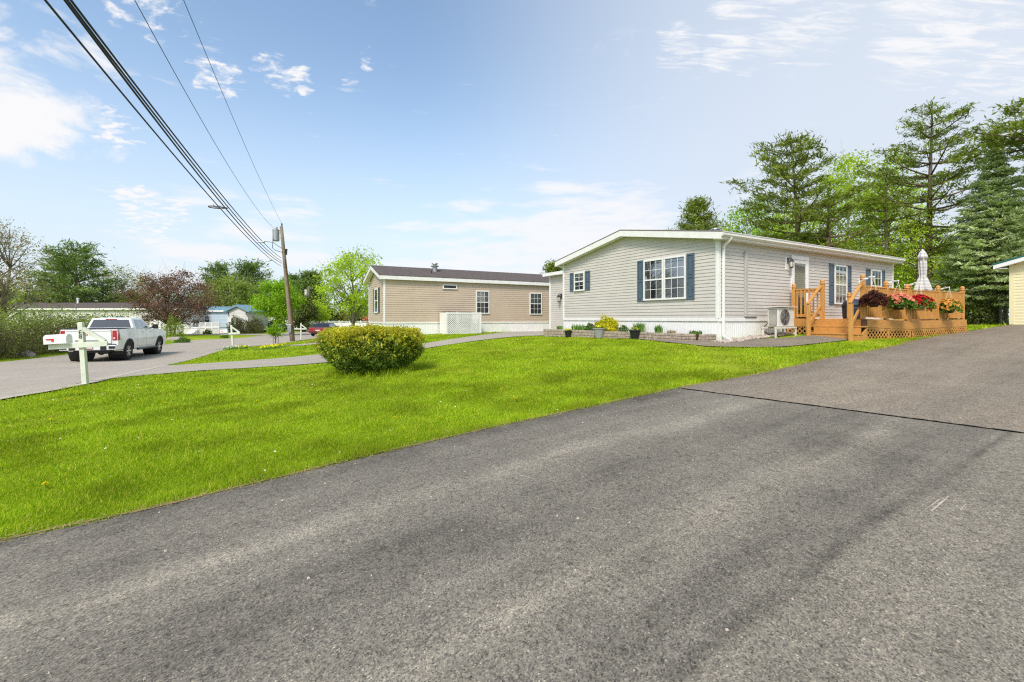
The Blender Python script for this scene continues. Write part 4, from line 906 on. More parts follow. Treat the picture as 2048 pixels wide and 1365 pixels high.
# ------------------------------------------------------------------ tan house
T = thing('mobile_home', 'tan vinyl single wide house with brown shingle roof behind the trimmed bush', 'house', (*TC, EZ-.9), TA)
tz = lambda r: r+.9; TL, TW = 12.0, 3.8
gL = lambda a, o, q: (a, -o, q); gE = lambda a, o, q: (-o, a, q)
te, tp = tz(2.02), tz(2.62)
lo2 = lambda q: 0 if q <= te else (q-te)/(tp-te)*TW/2
hi2 = lambda q: TW if q <= te else TW-(q-te)/(tp-te)*TW/2
m = MB(); siding(m, gL, .06, TL, tz(-.2), te, .115); siding(m, gE, .06, TW-.05, tz(-.2), tp, .115, lo2, hi2); siding(m, lambda a, o, q: (a, TW+o, q), 0, TL, tz(-.2), te, .115); m.build('wall', 'tan', T, fix=False)
m = MB(); ribbed(m, gL, 0, TL, -.4, tz(-.27)); ribbed(m, gE, 0, TW, -.6, tz(-.27)); m.build('skirting', 'white', T, fix=False)
m = MB(); m.box(-.02, TL, -.028, 0, tz(-.275), tz(-.20)); m.box(-.028, 0, .0005, TW, tz(-.275), tz(-.2)); m.box(-.027, .065, -.027, 0, tz(-.199), te); m.box(-.027, 0, .0005, .065, tz(-.199), te); m.box(-.027, 0, TW-.06, TW+.02, tz(-.199), te); m.build('corner_trim', 'trim', T)
gable_roof(T, -.30, TL+.2, -.2, TW+.2, tz(2.90), tz(2.215), .03, 'shingle')
m = MB(); m.box(-.29, TL+.2, -.19, -.165, tz(1.99), tz(2.19))
for ya, yb in ((-.19, TW/2), (TW+.19, TW/2)): m.prism([(ya, 2.0), (yb, 2.67), (yb, 2.865), (ya, 2.185)], lambda y, q, x: (x, y, tz(q)), -.295, -.27)
for ya, yb in ((-.16, TW/2), (TW+.16, TW/2)): m.prism([(ya, 2.0), (yb, 2.67), (yb, 2.68), (ya, 2.01)], lambda y, q, x: (x, y, tz(q)), -.268, -.02)
m.box(-.26, TL+.2, -.164, -.003, tz(2.0), tz(2.015)); m.build('fascia', 'trim', T)
def ta(u): r = (u-CX)/F_PX; return min(((abs((TC+TUx*s)[0]/(TC+TUx*s)[1]-r), s) for s in np.arange(0, 12, .01)))[1]
def tzv(s, v): return tz((HY-v)/F_PX*(TC+TUx*s)[1])
for u0, u1, v0, v1, kw in ((885, 913.6, 578.5, 569, dict(hung=False, grid=False, fill='none')), (951.5, 978, 628, 581.5, dict(fill='blind', lower_fill=.5, grid=True)), (1059, 1083, 629.6, 586, dict(fill='none'))):
    s0, s1 = ta(u0), ta(u1); window(T, gL, s0, s1, tzv(s0, v0), tzv(s0, v1), **kw)
window(T, gE, 1.25, 2.15, tz(.28), tz(1.62), fill='none', grid=False, w=.07); shutter(T, gE, .92, 1.22, tz(.28), tz(1.64), 'dkshutter'); shutter(T, gE, 2.18, 2.46, tz(.28), tz(1.64), 'dkshutter')
cs = ta(884); chimney(T, cs, 1.2, tz(2.55), tz(3.12), .13); MB().lathe([(.09, tz(2.4)), (.03, tz(2.5)), (.03, tz(2.62))], lambda a, b, c: (ta(870)+a, .6+b, c), 8).build('vent_stack', 'black', T)
# lattice bin enclosure with two bins
s0, s1 = ta(880)-.05, ta(880)+1.95
EN = thing('bin_enclosure', 'white lattice screen around two rubbish bins by the tan wall', 'screen', (*(TC+TUx*s0-TVy*1.15), gz(*(TC+TUx*s0-TVy*1.15))), TA)
eh = 1.15; ew = s1-s0-.05; ed = 1.0
MB().box(-.02, .02, .03, ed, .0, eh).build('side_panel', 'white', EN); MB().box(ew-.02, ew+.02, .03, ed, 0, eh).build('side_panel', 'white', EN)
MB().box(-.03, .05, -.03, .029, -.1, eh+.02).box(ew-.05, ew+.03, -.03, .029, -.1, eh+.02).box(.0505, ew-.0505, -.025, .02, eh-.07, eh+.01).box(.0505, ew-.0505, -.025, .02, -.05, .05).build('frame', 'white', EN)
lm = MB(); st = .115
for sgn, o in ((1, -.012), (-1, -.004)):
    s = -eh
    while s < ew:
        a0, b0 = (s, s+eh)
        t0, t1 = max(0, -s/eh), min(1, (ew-s)/eh)
        if t1-t0 > .02:
            x0, x1 = a0+eh*t0, a0+eh*t1
            if sgn < 0: x0, x1 = ew-x0, ew-x1
            lm.bar((x0, o, eh*t0), (x1, o, eh*t1), .036, .006, up=(0, -1, 0))
        s += st
lm.build('lattice', 'white', EN)
for xx, lab in ((.35, 'dark wheeled bin behind the lattice screen, nearer the road'), (1.25, 'dark wheeled bin behind the lattice screen, nearer the grey house')):
    p = np.array(EN.location[:2])+TUx*xx+TVy*.5; bn = thing('rubbish_bin', lab, 'bin', (*p, EN.location.z), TA, 'bins behind the lattice screen')
    MB().hexa([(-.22, -.22, 0), (.22, -.22, 0), (.22, .22, 0), (-.22, .22, 0), (-.28, -.28, 1.1), (.28, -.28, 1.1), (.28, .28, 1.1), (-.28, .28, 1.1)]).build('body', 'black', bn, bevel=.02)
    MB().hexa([(-.3, -.31, 1.105), (.3, -.31, 1.105), (.3, .3, 1.105), (-.3, .3, 1.105), (-.26, -.27, 1.20), (.26, -.27, 1.20), (.26, .28, 1.2), (-.26, .28, 1.2)]).build('lid', 'black', bn, bevel=.02)

# ------------------------------------------------------------------ yellow garage at the head of the driveway
YB = np.array(gp(2021, 652)[:2]); YB = np.array(at(2021, 637, 17.7)[:2]); ygz = EZ-.25
Yg = thing('garage', 'pale yellow garage with green metal roof at the top of the driveway', 'garage', (*YB, ygz), HA)
hg = lambda a, o, q: (-o, -a, q); gw = 6.5; gh = 2.33; rise = .30
m = MB(); siding(m, hg, .09, gw-.05, .0, gh+gw/2*rise, .115, lambda q: 0 if q <= gh else (q-gh)/rise, lambda q: gw if q <= gh else gw-(q-gh)/rise)
siding(m, lambda a, o, q: (a, o, q), .09, 7, .0, gh, .115); m.build('wall', 'cream', Yg, fix=False)
m = MB(); m.box(-.03, .10, -.10, .03, -.1, gh); m.build('corner_trim', 'cream', Yg)
ov = .42; m = MB()
for a, b in (((ov), -gw/2), (-gw-ov, -gw/2)):
    za, zb = gh+.14-ov*rise, gh+.14+gw/2*rise
    m.prism([(a, za), (b, zb), (b, zb+.05), (a, za+.05)], lambda y, q, x: (x, y, q), -.35, 7.3)
m.build('roof', 'greenroof', Yg)
m = MB()
for a, b in (((ov-.02), -gw/2), (-gw-ov+.02, -gw/2)):
    za, zb = gh-.02-ov*rise, gh-.02+gw/2*rise
    m.prism([(a, za), (b, zb), (b, zb+.15), (a, za+.15)], lambda y, q, x: (x, y, q), -.33, -.30); m.prism([(a, za), (b, zb), (b, zb+.02), (a, za+.02)], lambda y, q, x: (x, y, q), -.298, -.02)
m.box(-.3, 7.2, ov-.04, ov-.02, gh-.14, gh+.0).box(-.3, 7.2, .03, ov-.045, gh-.15, gh-.13); m.build('fascia', 'white', Yg)
# ------------------------------------------------------------------ vehicles
def arc(cx, cz, r, a0, a1, n=12): return [(cx+r*math.cos(R(a0+(a1-a0)*k/n)), cz+r*math.sin(R(a0+(a1-a0)*k/n))) for k in range(n+1)]
def wheel(parent, x, y, r, w, side, spokes=6, rim='dkmetal', face='chrome', axle=None):
    f = lambda a, b, c: (x+a, y+side*c, r+b)
    wh = MB().lathe([(r*.62, -w), (r*.9, -w), (r*.985, -w*.85), (r, -w*.5), (r, -.03), (r*.985, 0), (r*.9, .012), (r*.64, .0), (r*.62, -.02)], f, 30).build('wheel', 'tyre', parent, smooth=True)
    rb = MB().lathe([(r*.63, -.02), (r*.63, -.006), (r*.57, -.004), (r*.55, -.05), (.06, -.05), (.02, -.045)], f, 30).build('rim', rim, wh)
    m = MB()
    for k in range(spokes):
        t = 2*math.pi*k/spokes
        for dt in (-.13, .13): m.bar(f(.05*math.cos(t), .05*math.sin(t), -.025), f(r*.58*math.cos(t+dt), r*.58*math.sin(t+dt), -.012), .035, .02, up=f(0, 0, 1) and (0, 1, 0))
    m.lathe([(.06, -.03), (.06, -.008), (.01, -.006)], f, 12); m.build('spoke', face, wh); return wh
def quadpt(Q, s, t, off):
    Q = [Vector(q) for q in Q]; p = Q[0]*(1-s)*(1-t)+Q[1]*s*(1-t)+Q[2]*s*t+Q[3]*(1-s)*t; n = (Q[1]-Q[0]).cross(Q[3]-Q[0]).normalized(); return p+n*off
def patch(Q, poly, off): return [quadpt(Q, s, t, off) for s, t in poly]
def pickup():
    Y0 = 20.25; ax = (-17.45, 20.5)
    hd = unit(np.array([-1.5, 3.9])); rz = math.atan2(hd[1], hd[0]); left = np.array([-hd[1], hd[0]])
    rearR = np.array([-17.42, 20.45]); org = rearR+hd*1.83+left*.86
    za = gz(*rearR)+.02; zf = gz(*(rearR+hd*3.75))+.02
    t = thing('pickup_truck', 'white crew cab pickup truck driving away on the road', 'pickup truck', (*org, (za+zf)/2+.005), rz); t.rotation_euler[1] = -math.atan2(zf-za, 3.75)
    hw_ = 1.0; rx, fx = -1.83, 1.92; wr = .41
    low = [(-2.86, .55), (-2.93, .72), (-2.93, 1.30), (-2.90, 1.395), (-.95, 1.41), (-.93, 1.36), (1.12, 1.335), (1.3, 1.36), (2.35, 1.29), (2.72, 1.2), (2.86, .95), (2.86, .6), (2.75, .45)]
    low += [(fx+.52, .44)]+arc(fx, .43, .50, 0, 180)+[(fx-.52, .44), (rx+.52, .47)]+arc(rx, .43, .50, 0, 180)+[(rx-.52, .5)]
    m = MB(); n = len(low)
    for k, (yy, ins) in enumerate(((-hw_*.99, .015), (-hw_, 0), (hw_, 0), (hw_*.99, .015))): pass
    # body shell with tumblehome: outer skin bulges at mid height
    def yb(zz): return hw_-.06*max(0, (zz-.95)/.45)**1.5-.05*max(0, (.75-zz)/.35)
    i0 = 0; V = [(x, -yb(q), q) for x, q in low]+[(x, yb(q), q) for x, q in low]; m.v = V
    m.f = [tuple(range(n-1, -1, -1)), tuple(range(n, 2*n))]+[(k, (k+1) % n, n+(k+1) % n, n+k) for k in range(n)]
    me_body = m.build('body', 'truck', t, bevel=.03)
    # cab
    B = [(-1.02, -.90, 1.37), (1.16, -.90, 1.34), (1.16, .90, 1.34), (-1.02, .90, 1.37)]; T_ = [(-.88, -.73, 1.88), (.38, -.73, 1.885), (.38, .73, 1.885), (-.88, .73, 1.88)]
    cb = MB().hexa(B+T_); cab = cb.build('cab', 'truck', t, bevel=.05)
    MB().hexa([(-.70, -.62, 1.878), (.32, -.62, 1.883), (.32, .62, 1.883), (-.70, .62, 1.878), (-.62, -.5, 1.905), (.25, -.5, 1.91), (.25, .5, 1.91), (-.62, .5, 1.905)]).build('roof_panel', 'truck', cab, bevel=.02)
    rear = [B[3], B[0], T_[0], T_[3]]; right = [B[0], B[1], T_[1], T_[0]]; lft = [B[2], B[3], T_[3], T_[2]]; front = [B[1], B[2], T_[2], T_[1]]
    MB().quad(*patch(rear, [(.06, .16), (.94, .16), (.93, .86), (.07, .86)], .006)).build('rear_window', 'dkglass', cab)
    MB().quad(*patch(front, [(.05, .08), (.95, .08), (.93, .92), (.07, .92)], .006)).build('windscreen', 'dkglass', cab)
    for S, nm in ((right, 0), (lft, 1)):
        p1 = [(.12, .12), (.40, .12), (.42, .84), (.16, .84)]; p2 = [(.45, .12), (.93, .12), (.86, .6), (.78, .84), (.47, .84)]
        if nm: p1 = [(1-a, b) for a, b in p1][::-1]; p2 = [(1-a, b) for a, b in p2][::-1]
        MB().quad(*patch(S, p1, .006)).build('side_window', 'dkglass', cab); MB().quad(*patch(S, p2, .006)).build('side_window', 'dkglass', cab)
    MB().box(-.925, -.88, -.20, .20, 1.805, 1.84).build('brake_light', 'redlens', cab)
    # bed, tailgate, lights
    MB().box(-2.80, -1.05, -.80, .80, 1.412, 1.44).build('bed_cover', 'black', t, bevel=.01); MB().box(-2.9, -1.0, -.9, -.805, 1.405, 1.43).box(-2.9, -1.0, .805, .9, 1.405, 1.43).box(-2.9, -2.805, -.8, .8, 1.405, 1.432).build('bed_rail', 'black', t)
    tg = MB().box(-2.965, -2.925, -.76, .76, .80, 1.385).build('tailgate', 'truck', t, bevel=.015)
    MB().box(-2.975, -2.964, -.45, .45, .90, .955).build('tailgate_step', 'chrome', tg); MB().box(-2.985, -2.966, -.74, .74, 1.33, 1.38).build('spoiler_lip', 'truck', tg, bevel=.008)
    tm = text_mesh('badge', 'GMC', .17, .006); b = link('badge', tm, 'redpaint', tg); b.matrix_local = Matrix.Translation((-2.972, 0, 1.19)) @ Matrix(((0, 0, -1), (-1, 0, 0), (0, 1, 0))).to_4x4()
    for s in (-1, 1):
        tl = MB().hexa([(-2.955, s*.79, .93), (-2.955, s*.955, .93), (-2.72, s*1.003, .93), (-2.72, s*.80, .93), (-2.945, s*.79, 1.36), (-2.945, s*.93, 1.36), (-2.76, s*.965, 1.36), (-2.72, s*.80, 1.36)]).build('tail_light', 'redlens', t, bevel=.012)
        MB().box(-2.962, -2.956, min(s*.83, s*.89), max(s*.83, s*.89), .99, 1.06).build('reverse_lamp', 'plate', tl)
    bp = MB(); bp.hexa([(-3.03, -.93, .52), (-2.7, -1.0, .52), (-2.7, 1.0, .52), (-3.03, .93, .52), (-3.05, -.95, .74), (-2.7, -1.01, .76), (-2.7, 1.01, .76), (-3.05, .95, .74)]); bmp = bp.build('bumper', 'truck', t, bevel=.03)
    MB().box(-3.04, -2.94, -.93, .93, .742, .775).build('step_pad', 'black', bmp, bevel=.006)
    for s in (-1, 1): MB().box(-3.062, -3.03, min(s*.42, s*.62), max(s*.42, s*.62), .53, .70).box(-3.058, -3.0, min(s*.70, s*.92), max(s*.70, s*.92), .575, .69).build('corner_step', 'black', bmp, bevel=.008)
    pl_ = MB().box(-3.07, -3.055, -.16, .16, .56, .71).build('number_plate', 'plate', bmp); MB().box(-3.074, -3.0705, -.155, .155, .56, .595).build('plate_band', 'redlens', pl_)
    un = MB(); un.box(-2.7, 2.6, -.62, .62, .40, .50); un.box(-2.5, -2.2, -.5, -.2, .33, .4); un.tube([(-1.83, -.8, .41), (-1.83, .8, .41)], .07, 8); un.lathe([(.12, -.1), (.17, 0), (.12, .1)], lambda a, b, c: (-1.83+a, c, .4+b), 10); un.build('underbody', 'black', t)
    for x in (rx, fx):
        for s in (-1, 1):
            wheel(t, x, s*.985, wr, .26, s)
            fl = MB(); a_ = arc(x, .43, .515, 4, 176, 14); fl.tube([(p, s*(yb(q)-.005), q) for p, q in a_], .035, 6); fl.build('wheel_arch', 'dkmetal', t)
            MB().lathe([(.49, 0), (.49, .55)], lambda a, b, c: (x+a, s*(.40+c), .44+b), 20).build('wheel_well', 'black', t)
    for s in (-1, 1):
        mr = MB(); mr.hexa([(.92, s*.98, 1.36), (1.06, s*.98, 1.36), (1.06, s*1.22, 1.34), (.95, s*1.22, 1.34), (.92, s*.98, 1.58), (1.04, s*.98, 1.58), (1.04, s*1.2, 1.57), (.95, s*1.2, 1.57)]); mr.box(.95, 1.02, min(s*.86, s*.98), max(s*.86, s*.98), 1.36, 1.42); mr.build('mirror', 'black', t, bevel=.03)
        MB().tube([(-1.0, s*1.02, .44), (1.32, s*1.02, .42)], .05, 8).build('running_board', 'dkmetal', t)
        for x in (-.35, .62): MB().box(x, x+.20, min(s*.945, s*.985), max(s*.945, s*.985), 1.20, 1.235).build('door_handle', 'chrome', t, bevel=.008)
        ln = MB()
        for x in (-.92, .12, 1.18):
            zs = np.linspace(.56, 1.33, 8)
            for q0, q1 in zip(zs, zs[1:]): ln.quad((x-.006, s*(yb(q0)+.0015), q0), (x+.006, s*(yb(q0)+.0015), q0), (x+.006, s*(yb(q1)+.0015), q1), (x-.006, s*(yb(q1)+.0015), q1))
        for x0_, x1_ in ((-.92, .12), (.12, 1.18)): ln.quad((x0_, s*(yb(.565)+.0015), .56), (x1_, s*(yb(.565)+.0015), .56), (x1_, s*(yb(.57)+.0015), .572), (x0_, s*(yb(.57)+.0015), .572))
        ln.build('door_gap', 'dkmetal', t)
        MB().box(-2.6, 2.5, min(s*.99, s*1.006), max(s*.99, s*1.006), .70, .716).build('side_moulding', 'truck', t) if False else None
        MB().hexa([(2.62, s*.62, 1.02), (2.85, s*.62, 1.0), (2.8, s*.9, 1.0), (2.5, s*.99, 1.02), (2.62, s*.62, 1.17), (2.74, s*.62, 1.16), (2.7, s*.9, 1.16), (2.5, s*.96, 1.18)]).build('headlight', 'plate', t)
    return t
pickup()
def small_car(name, label, loc, rz, paint, L=4.5, W=1.8, Hh=1.45, belt=.93, cabx=(-1.75, 1.1), roofx=(-1.15, .35), topmat=None, cat='car', plate=True):
    t = thing(name, label, cat, loc, rz); h = L/2; wr = .32; fx, rx = h-.85, -h+.9
    low = [(-h+.05, .35), (-h, .55), (-h+.02, .82), (-h+.12, belt-.02), (cabx[0], belt), (cabx[1], belt), (h-.6, belt-.14), (h-.1, belt-.27), (h, .5), (h-.05, .3), (fx+.38, .28)]+arc(fx, .32, .36, 0, 180)+[(fx-.38, .24), (rx+.38, .24)]+arc(rx, .32, .36, 0, 180)+[(rx-.38, .3)]
    y_ = W/2; yb = lambda q: y_-.08*max(0, (q-.6)/.4)-.05*max(0, (.45-q)/.2); n = len(low); m = MB(); m.v = [(x, -yb(q), q) for x, q in low]+[(x, yb(q), q) for x, q in low]
    m.f = [tuple(range(n-1, -1, -1)), tuple(range(n, 2*n))]+[(k, (k+1) % n, n+(k+1) % n, n+k) for k in range(n)]; m.build('body', paint, t, bevel=.05)
    B = [(cabx[0], -y_*.9, belt-.01), (cabx[1], -y_*.9, belt-.01), (cabx[1], y_*.9, belt-.01), (cabx[0], y_*.9, belt-.01)]; T_ = [(roofx[0], -y_*.68, Hh), (roofx[1], -y_*.68, Hh), (roofx[1], y_*.68, Hh), (roofx[0], y_*.68, Hh)]
    cab = MB().hexa(B+T_).build('cabin', topmat or paint, t, bevel=.05)
    for S, poly, nm in (([B[3], B[0], T_[0], T_[3]], [(.08, .15), (.92, .15), (.9, .85), (.1, .85)], 'rear_window'), ([B[1], B[2], T_[2], T_[1]], [(.06, .1), (.94, .1), (.92, .9), (.08, .9)], 'windscreen'), ([B[0], B[1], T_[1], T_[0]], [(.12, .12), (.9, .12), (.82, .85), (.17, .85)], 'side_window'), ([B[2], B[3], T_[3], T_[2]], [(.1, .12), (.88, .12), (.83, .85), (.18, .85)], 'side_window')):
        MB().quad(*patch(S, poly, .006)).build(nm, 'dkglass', cab)
    for x in (rx, fx):
        for s in (-1, 1): wheel(t, x, s*(y_-.02), wr, .2, s, 5, 'metal')
    for s in (-1, 1):
        MB().box(-h-.012, -h+.06, min(s*.5, s*(y_-.1)), max(s*.5, s*(y_-.1)), .68, .82).build('tail_light', 'redlens', t, bevel=.01); MB().box(h-.14, h-.0, min(s*.5, s*(y_-.12)), max(s*.5, s*(y_-.12)), .55, .66).build('headlight', 'plate', t)
        MB().box(cabx[1]-.45, cabx[1]-.3, min(s*(y_-.08), s*(y_+.14)), max(s*(y_-.08), s*(y_+.14)), belt, belt+.13).build('mirror', paint, t, bevel=.03)
    if plate: MB().box(-h-.016, -h+.01, -.22, .22, .56, .68).build('number_plate', 'plate', t)
    MB().box(-h-.01, -h+.3, -y_*.75, y_*.75, .28, .40).build('rear_valance', 'black', t)
    MB().box(-h+.3, h-.3, -y_*.6, y_*.6, .2, .3).build('underbody', 'black', t)
    return t
p = gp(636, 673.5); hd = unit(np.array([-.02, 1.0])); q = p[:2]+hd*2.2; small_car('parked_car', 'dark red coupe seen from behind on the bend of the road', (q[0], q[1], gz(*q)+.02), math.atan2(hd[1], hd[0]), 'redcar', 4.6, 1.9, 1.36, .92, topmat='black')
p = gp(541, 664.2); small_car('parked_car', 'dark navy estate car parked under the green maple by the cream house', (p[0], p[1], gz(p[0], p[1])+.01), R(172), 'navycar', 4.7, 1.85, 1.62, 1.0, (-2.1, 1.0), (-1.75, .25))
p = gp(563, 663.2); small_car('parked_car', 'white car parked behind the navy estate car', (p[0]+.6, p[1]+3.0, gz(p[0], p[1]+3)+.01), R(172), 'truck', 4.5, 1.8, 1.5)

# ------------------------------------------------------------------ letter boxes on posts
def mailbox(loc, rz, lab, H=1.36, tilt=0, text=None, box=True, s=1.0, arm=True, boxlab=None):
    t = thing('mailbox_post', lab, 'mailbox post', loc, rz, 'white mailbox posts along the road'); t.rotation_euler = (0, tilt, rz)
    w_ = .046
    m = MB(); m.box(-w_, w_, -w_, w_, -.2, H); m.hexa([(-w_, -w_, H), (w_, -w_, H), (w_, w_, H), (-w_, w_, H), (-w_*.8, -w_*.8, H+.015), (w_*.8, -w_*.8, H+.015), (w_*.8, w_*.8, H+.015), (-w_*.8, w_*.8, H+.015)]); m.build('post', 'offwhite', t, bevel=.005)
    za = H*.645
    MB().box(-.57, .5, -.036-.05, -.0505, za-.055, za+.055).build('cross_arm', 'offwhite', t, bevel=.004)
    MB().bar((.03, 0.0, H-.12), (.42, 0.0, za+.05), .08, .085, up=(0, 1, 0)).build('brace', 'offwhite', t)
    if box:
        pr = [(-.10, 0), (.10, 0), (.10, .12)]+[(.10*math.cos(R(a)), .12+.085*math.sin(R(a))) for a in range(20, 180, 20)]+[(-.10, .12)]
        bx = MB().prism(pr, lambda y, q, x: (x, -.07+y, za+.06+q), -.60, -.19).build('mailbox', 'white', t, bevel=.006)
        MB().box(-.545, -.415, -.184, -.172, za+.155, za+.178).box(-.45, -.414, -.184, -.172, za+.115, za+.154).build('flag', 'redpaint', bx)
    if text:
        for k, ch in enumerate(text):
            o = link('numeral', text_mesh('numeral', ch, .125, .002), 'black', t); o.matrix_local = Matrix.Translation((.0, -w_-.003, H-.21-.095*k)) @ Matrix.Rotation(R(90), 4, 'X')
    return t
x, y, zz = gp(171, 768); y = 10.0; x = (171-CX)/F_PX*y
t = mailbox((x, y, gz(x, y)), R(14), 'leaning white post marked E8 carrying a white mailbox with red flag', 1.37, R(-3.5), 'E8')
x, y, zz = gp(466, 697.5); mailbox((x, y, zz), R(10), 'white mailbox post standing in a flower clump with a rock behind', 1.45, R(-4))
x, y, zz = gp(602, 678.5); mailbox((x, y, zz), R(8), 'thin white post with brace and no box beyond the utility pole', 1.42, 0, box=False)
x, y, zz = gp(682, 663.6); mailbox((x, y, zz), R(-20), 'far white mailbox post in front of the white vinyl fence', 1.35, 0, box=False)
x, y, zz = gp(721, 660.0); mailbox((x, y, zz), R(-20), 'farthest white mailbox post beside the tan house end', 1.3, 0, box=False)

# ------------------------------------------------------------------ utility pole and wires
pb = np.array([(585-CX)/F_PX*37, 37.0]); pz = gz(*pb); ptop = np.array([(562.5-CX)/F_PX*37, 37.0]); ztop = EZ+(HY-453)/F_PX*37
UP = thing('utility_pole', 'leaning weathered wooden utility pole with transformer and street lamp', 'utility pole', (*pb, pz))
P_ = lambda f: (( ptop-pb)*f).tolist()+[(ztop-pz)*f]
MB().tube([P_(f) for f in np.linspace(-.02, 1, 9)], [.19-.07*f for f in np.linspace(0, 1, 9)], 12).build('pole', 'oldwood', UP, smooth=True)
vz = lambda v: ((HY-v)/F_PX*37+EZ-pz)/(ztop-pz)
a = P_(vz(655)); MB().tube([(a[0]+.27, -.06, 0), (a[0]+.22, -.06, a[2]), (P_(vz(520))[0]+.12, -.1, P_(vz(520))[2])], .06, 8).build('conduit', 'wooddark', UP)
a = P_(vz(657)); MB().box(a[0]-.17, a[0]+.13, -.32, -.19, a[2]-.35, a[2]+.32).build('meter_box', 'metal', UP, bevel=.02)
c = P_(vz(471)); cx_ = c[0]-.50
tf = MB().lathe([(.20, c[2]-.48), (.25, c[2]-.46), (.26, c[2]-.42), (.26, c[2]+.38), (.28, c[2]+.40), (.27, c[2]+.45), (.05, c[2]+.5)], lambda a, b, q: (cx_+a, b, q), 20).build('transformer', 'metal', UP)
m = MB(); m.lathe([(.04, c[2]+.44), (.06, c[2]+.52), (.03, c[2]+.58), (.055, c[2]+.62), (.02, c[2]+.7)], lambda a, b, q: (cx_+a+.08, b, q), 8); m.lathe([(.04, c[2]+.44), (.05, c[2]+.52), (.02, c[2]+.58)], lambda a, b, q: (cx_+a-.1, b+.05, q), 8); m.build('insulator', 'dkmetal', tf)
m = MB(); m.box(cx_+.2, c[0]-.05, -.05, .05, c[2]+.2, c[2]+.27); m.box(cx_+.2, c[0]-.05, -.05, .05, c[2]-.28, c[2]-.21); m.build('transformer_bracket', 'metal', UP)
a = P_(1.0); MB().lathe([(.02, a[2]), (.03, a[2]+.05), (.07, a[2]+.09), (.04, a[2]+.13), (.07, a[2]+.18), (.03, a[2]+.24)], lambda x, y, q: (a[0]+.05+x, y, q), 8).build('insulator', 'dkmetal', UP)
a = P_(vz(500)); e = ((527-CX)/F_PX*37-pb[0], -.6, (HY-487)/F_PX*37+EZ-pz)
lm_ = MB(); lm_.tube([a, (a[0]-.7, -.25, e[2]+.02), (e[0]+.4, -.5, e[2]+.08), (e[0]+.3, -.55, e[2]+.02)], .03, 6); sl_ = lm_.build('lamp_arm', 'metal', UP)
MB().hexa([(e[0]-.18, -.72, e[2]-.05), (e[0]+.38, -.65, e[2]-.05), (e[0]+.38, -.45, e[2]-.05), (e[0]-.18, -.5, e[2]-.05), (e[0]-.1, -.66, e[2]+.08), (e[0]+.38, -.62, e[2]+.1), (e[0]+.38, -.48, e[2]+.1), (e[0]-.1, -.55, e[2]+.08)]).build('street_lamp', 'metal', sl_, bevel=.03)
b = P_(vz(506)); MB().tube([(cx_-.1, -.26, c[2]-.3), (cx_-.13, -.3, c[2]-1.1), (cx_+.12, -.3, b[2]+.15), (b[0], -.15, b[2])], .022, 6).build('service_loop', 'cable', UP)
a = P_(vz(503)); MB().lathe([(.05, a[2]-.3), (.08, a[2]+.1), (.1, a[2]+.16), (.03, a[2]+.2)], lambda x, y, q: (a[0]+.22+x, y, q), 10).build('weatherhead', 'dkmetal', UP)
K_ = .414
def wire(name, lab, uvA, uvM, uvT, r, mat='cable', cat='cable', yend=-9.0, group='overhead cables'):
    xA, zA = (uvA[0]-CX)/F_PX*37, EZ+(HY-uvA[1])/F_PX*37; pts = [(37, zA)]
    for u, v in (uvM, uvT):
        Y = (xA+37*K_)/((u-CX)/F_PX+K_); pts.append((Y, EZ+(HY-v)/F_PX*Y))
    cf = np.polyfit([p[0] for p in pts], [p[1] for p in pts], 2)
    ys = np.linspace(37, yend, 60); P = [(xA+K_*(37-y), y, float(np.polyval(cf, y))) for y in ys]
    o = MB().tube(P, r, 5).build(name, mat, None, smooth=True); tag(o, lab, cat, group); return lambda y: (xA+K_*(37-y), y, float(np.polyval(cf, y)))
wire('power_cable', 'thin high power line running to the top of the utility pole', (565, 450), (489, 289), (367, 0), .008)
wire('power_cable', 'thin power line running to the transformer on the utility pole', (549, 458), (410, 253), (269, 0), .009)
low = wire('communication_cable', 'lowest black cable carrying the ring shaped cable holder', (563, 533), (239, 181), (89.5, 0), .016)
wire('communication_cable', 'thick black cable at the lower side of the twin bundle', (564, 527), (290, 213), (129, 0), .020)
wire('communication_cable', 'thick black cable in the middle of the overhead bundle', (563.5, 523), (294, 210), (134, 0), .018)
wire('communication_cable', 'upper black cable of the overhead bundle', (563, 517), (299, 207), (141, 0), .018)
yy = min((abs(low(y)[0]/low(y)[1]-(433-CX)/F_PX), y) for y in np.arange(8, 34, .02))[1]; L0 = low(yy)
RG = thing('cable_ring', 'rusty teardrop ring for spare cable hanging from the lowest overhead cable', 'cable holder', (L0[0], L0[1], L0[2]-.10), R(20)); RG.scale = (.7, .7, .7)
rr = [(.32*math.cos(a)+(.12 if abs(a) < .3 else 0), .25*math.sin(a), 0) for a in np.linspace(-math.pi, math.pi, 33)]; MB().tube(rr, .02, 6, cap=False).build('ring', 'rust', RG)
m = MB(); m.tube([(-.32, 0, 0), (.4, 0, 0)], .011, 5); m.tube([(-.1, -.23, 0), (.1, .23, 0)], .011, 5); m.tube([(.1, -.23, 0), (-.1, .23, 0)], .011, 5); m.tube([(-.12, 0, 0), (-.12, 0, .16)], .008, 5); m.tube([(.1, 0, 0), (.1, 0, .12)], .008, 5); m.build('cross_bar', 'rust', RG)
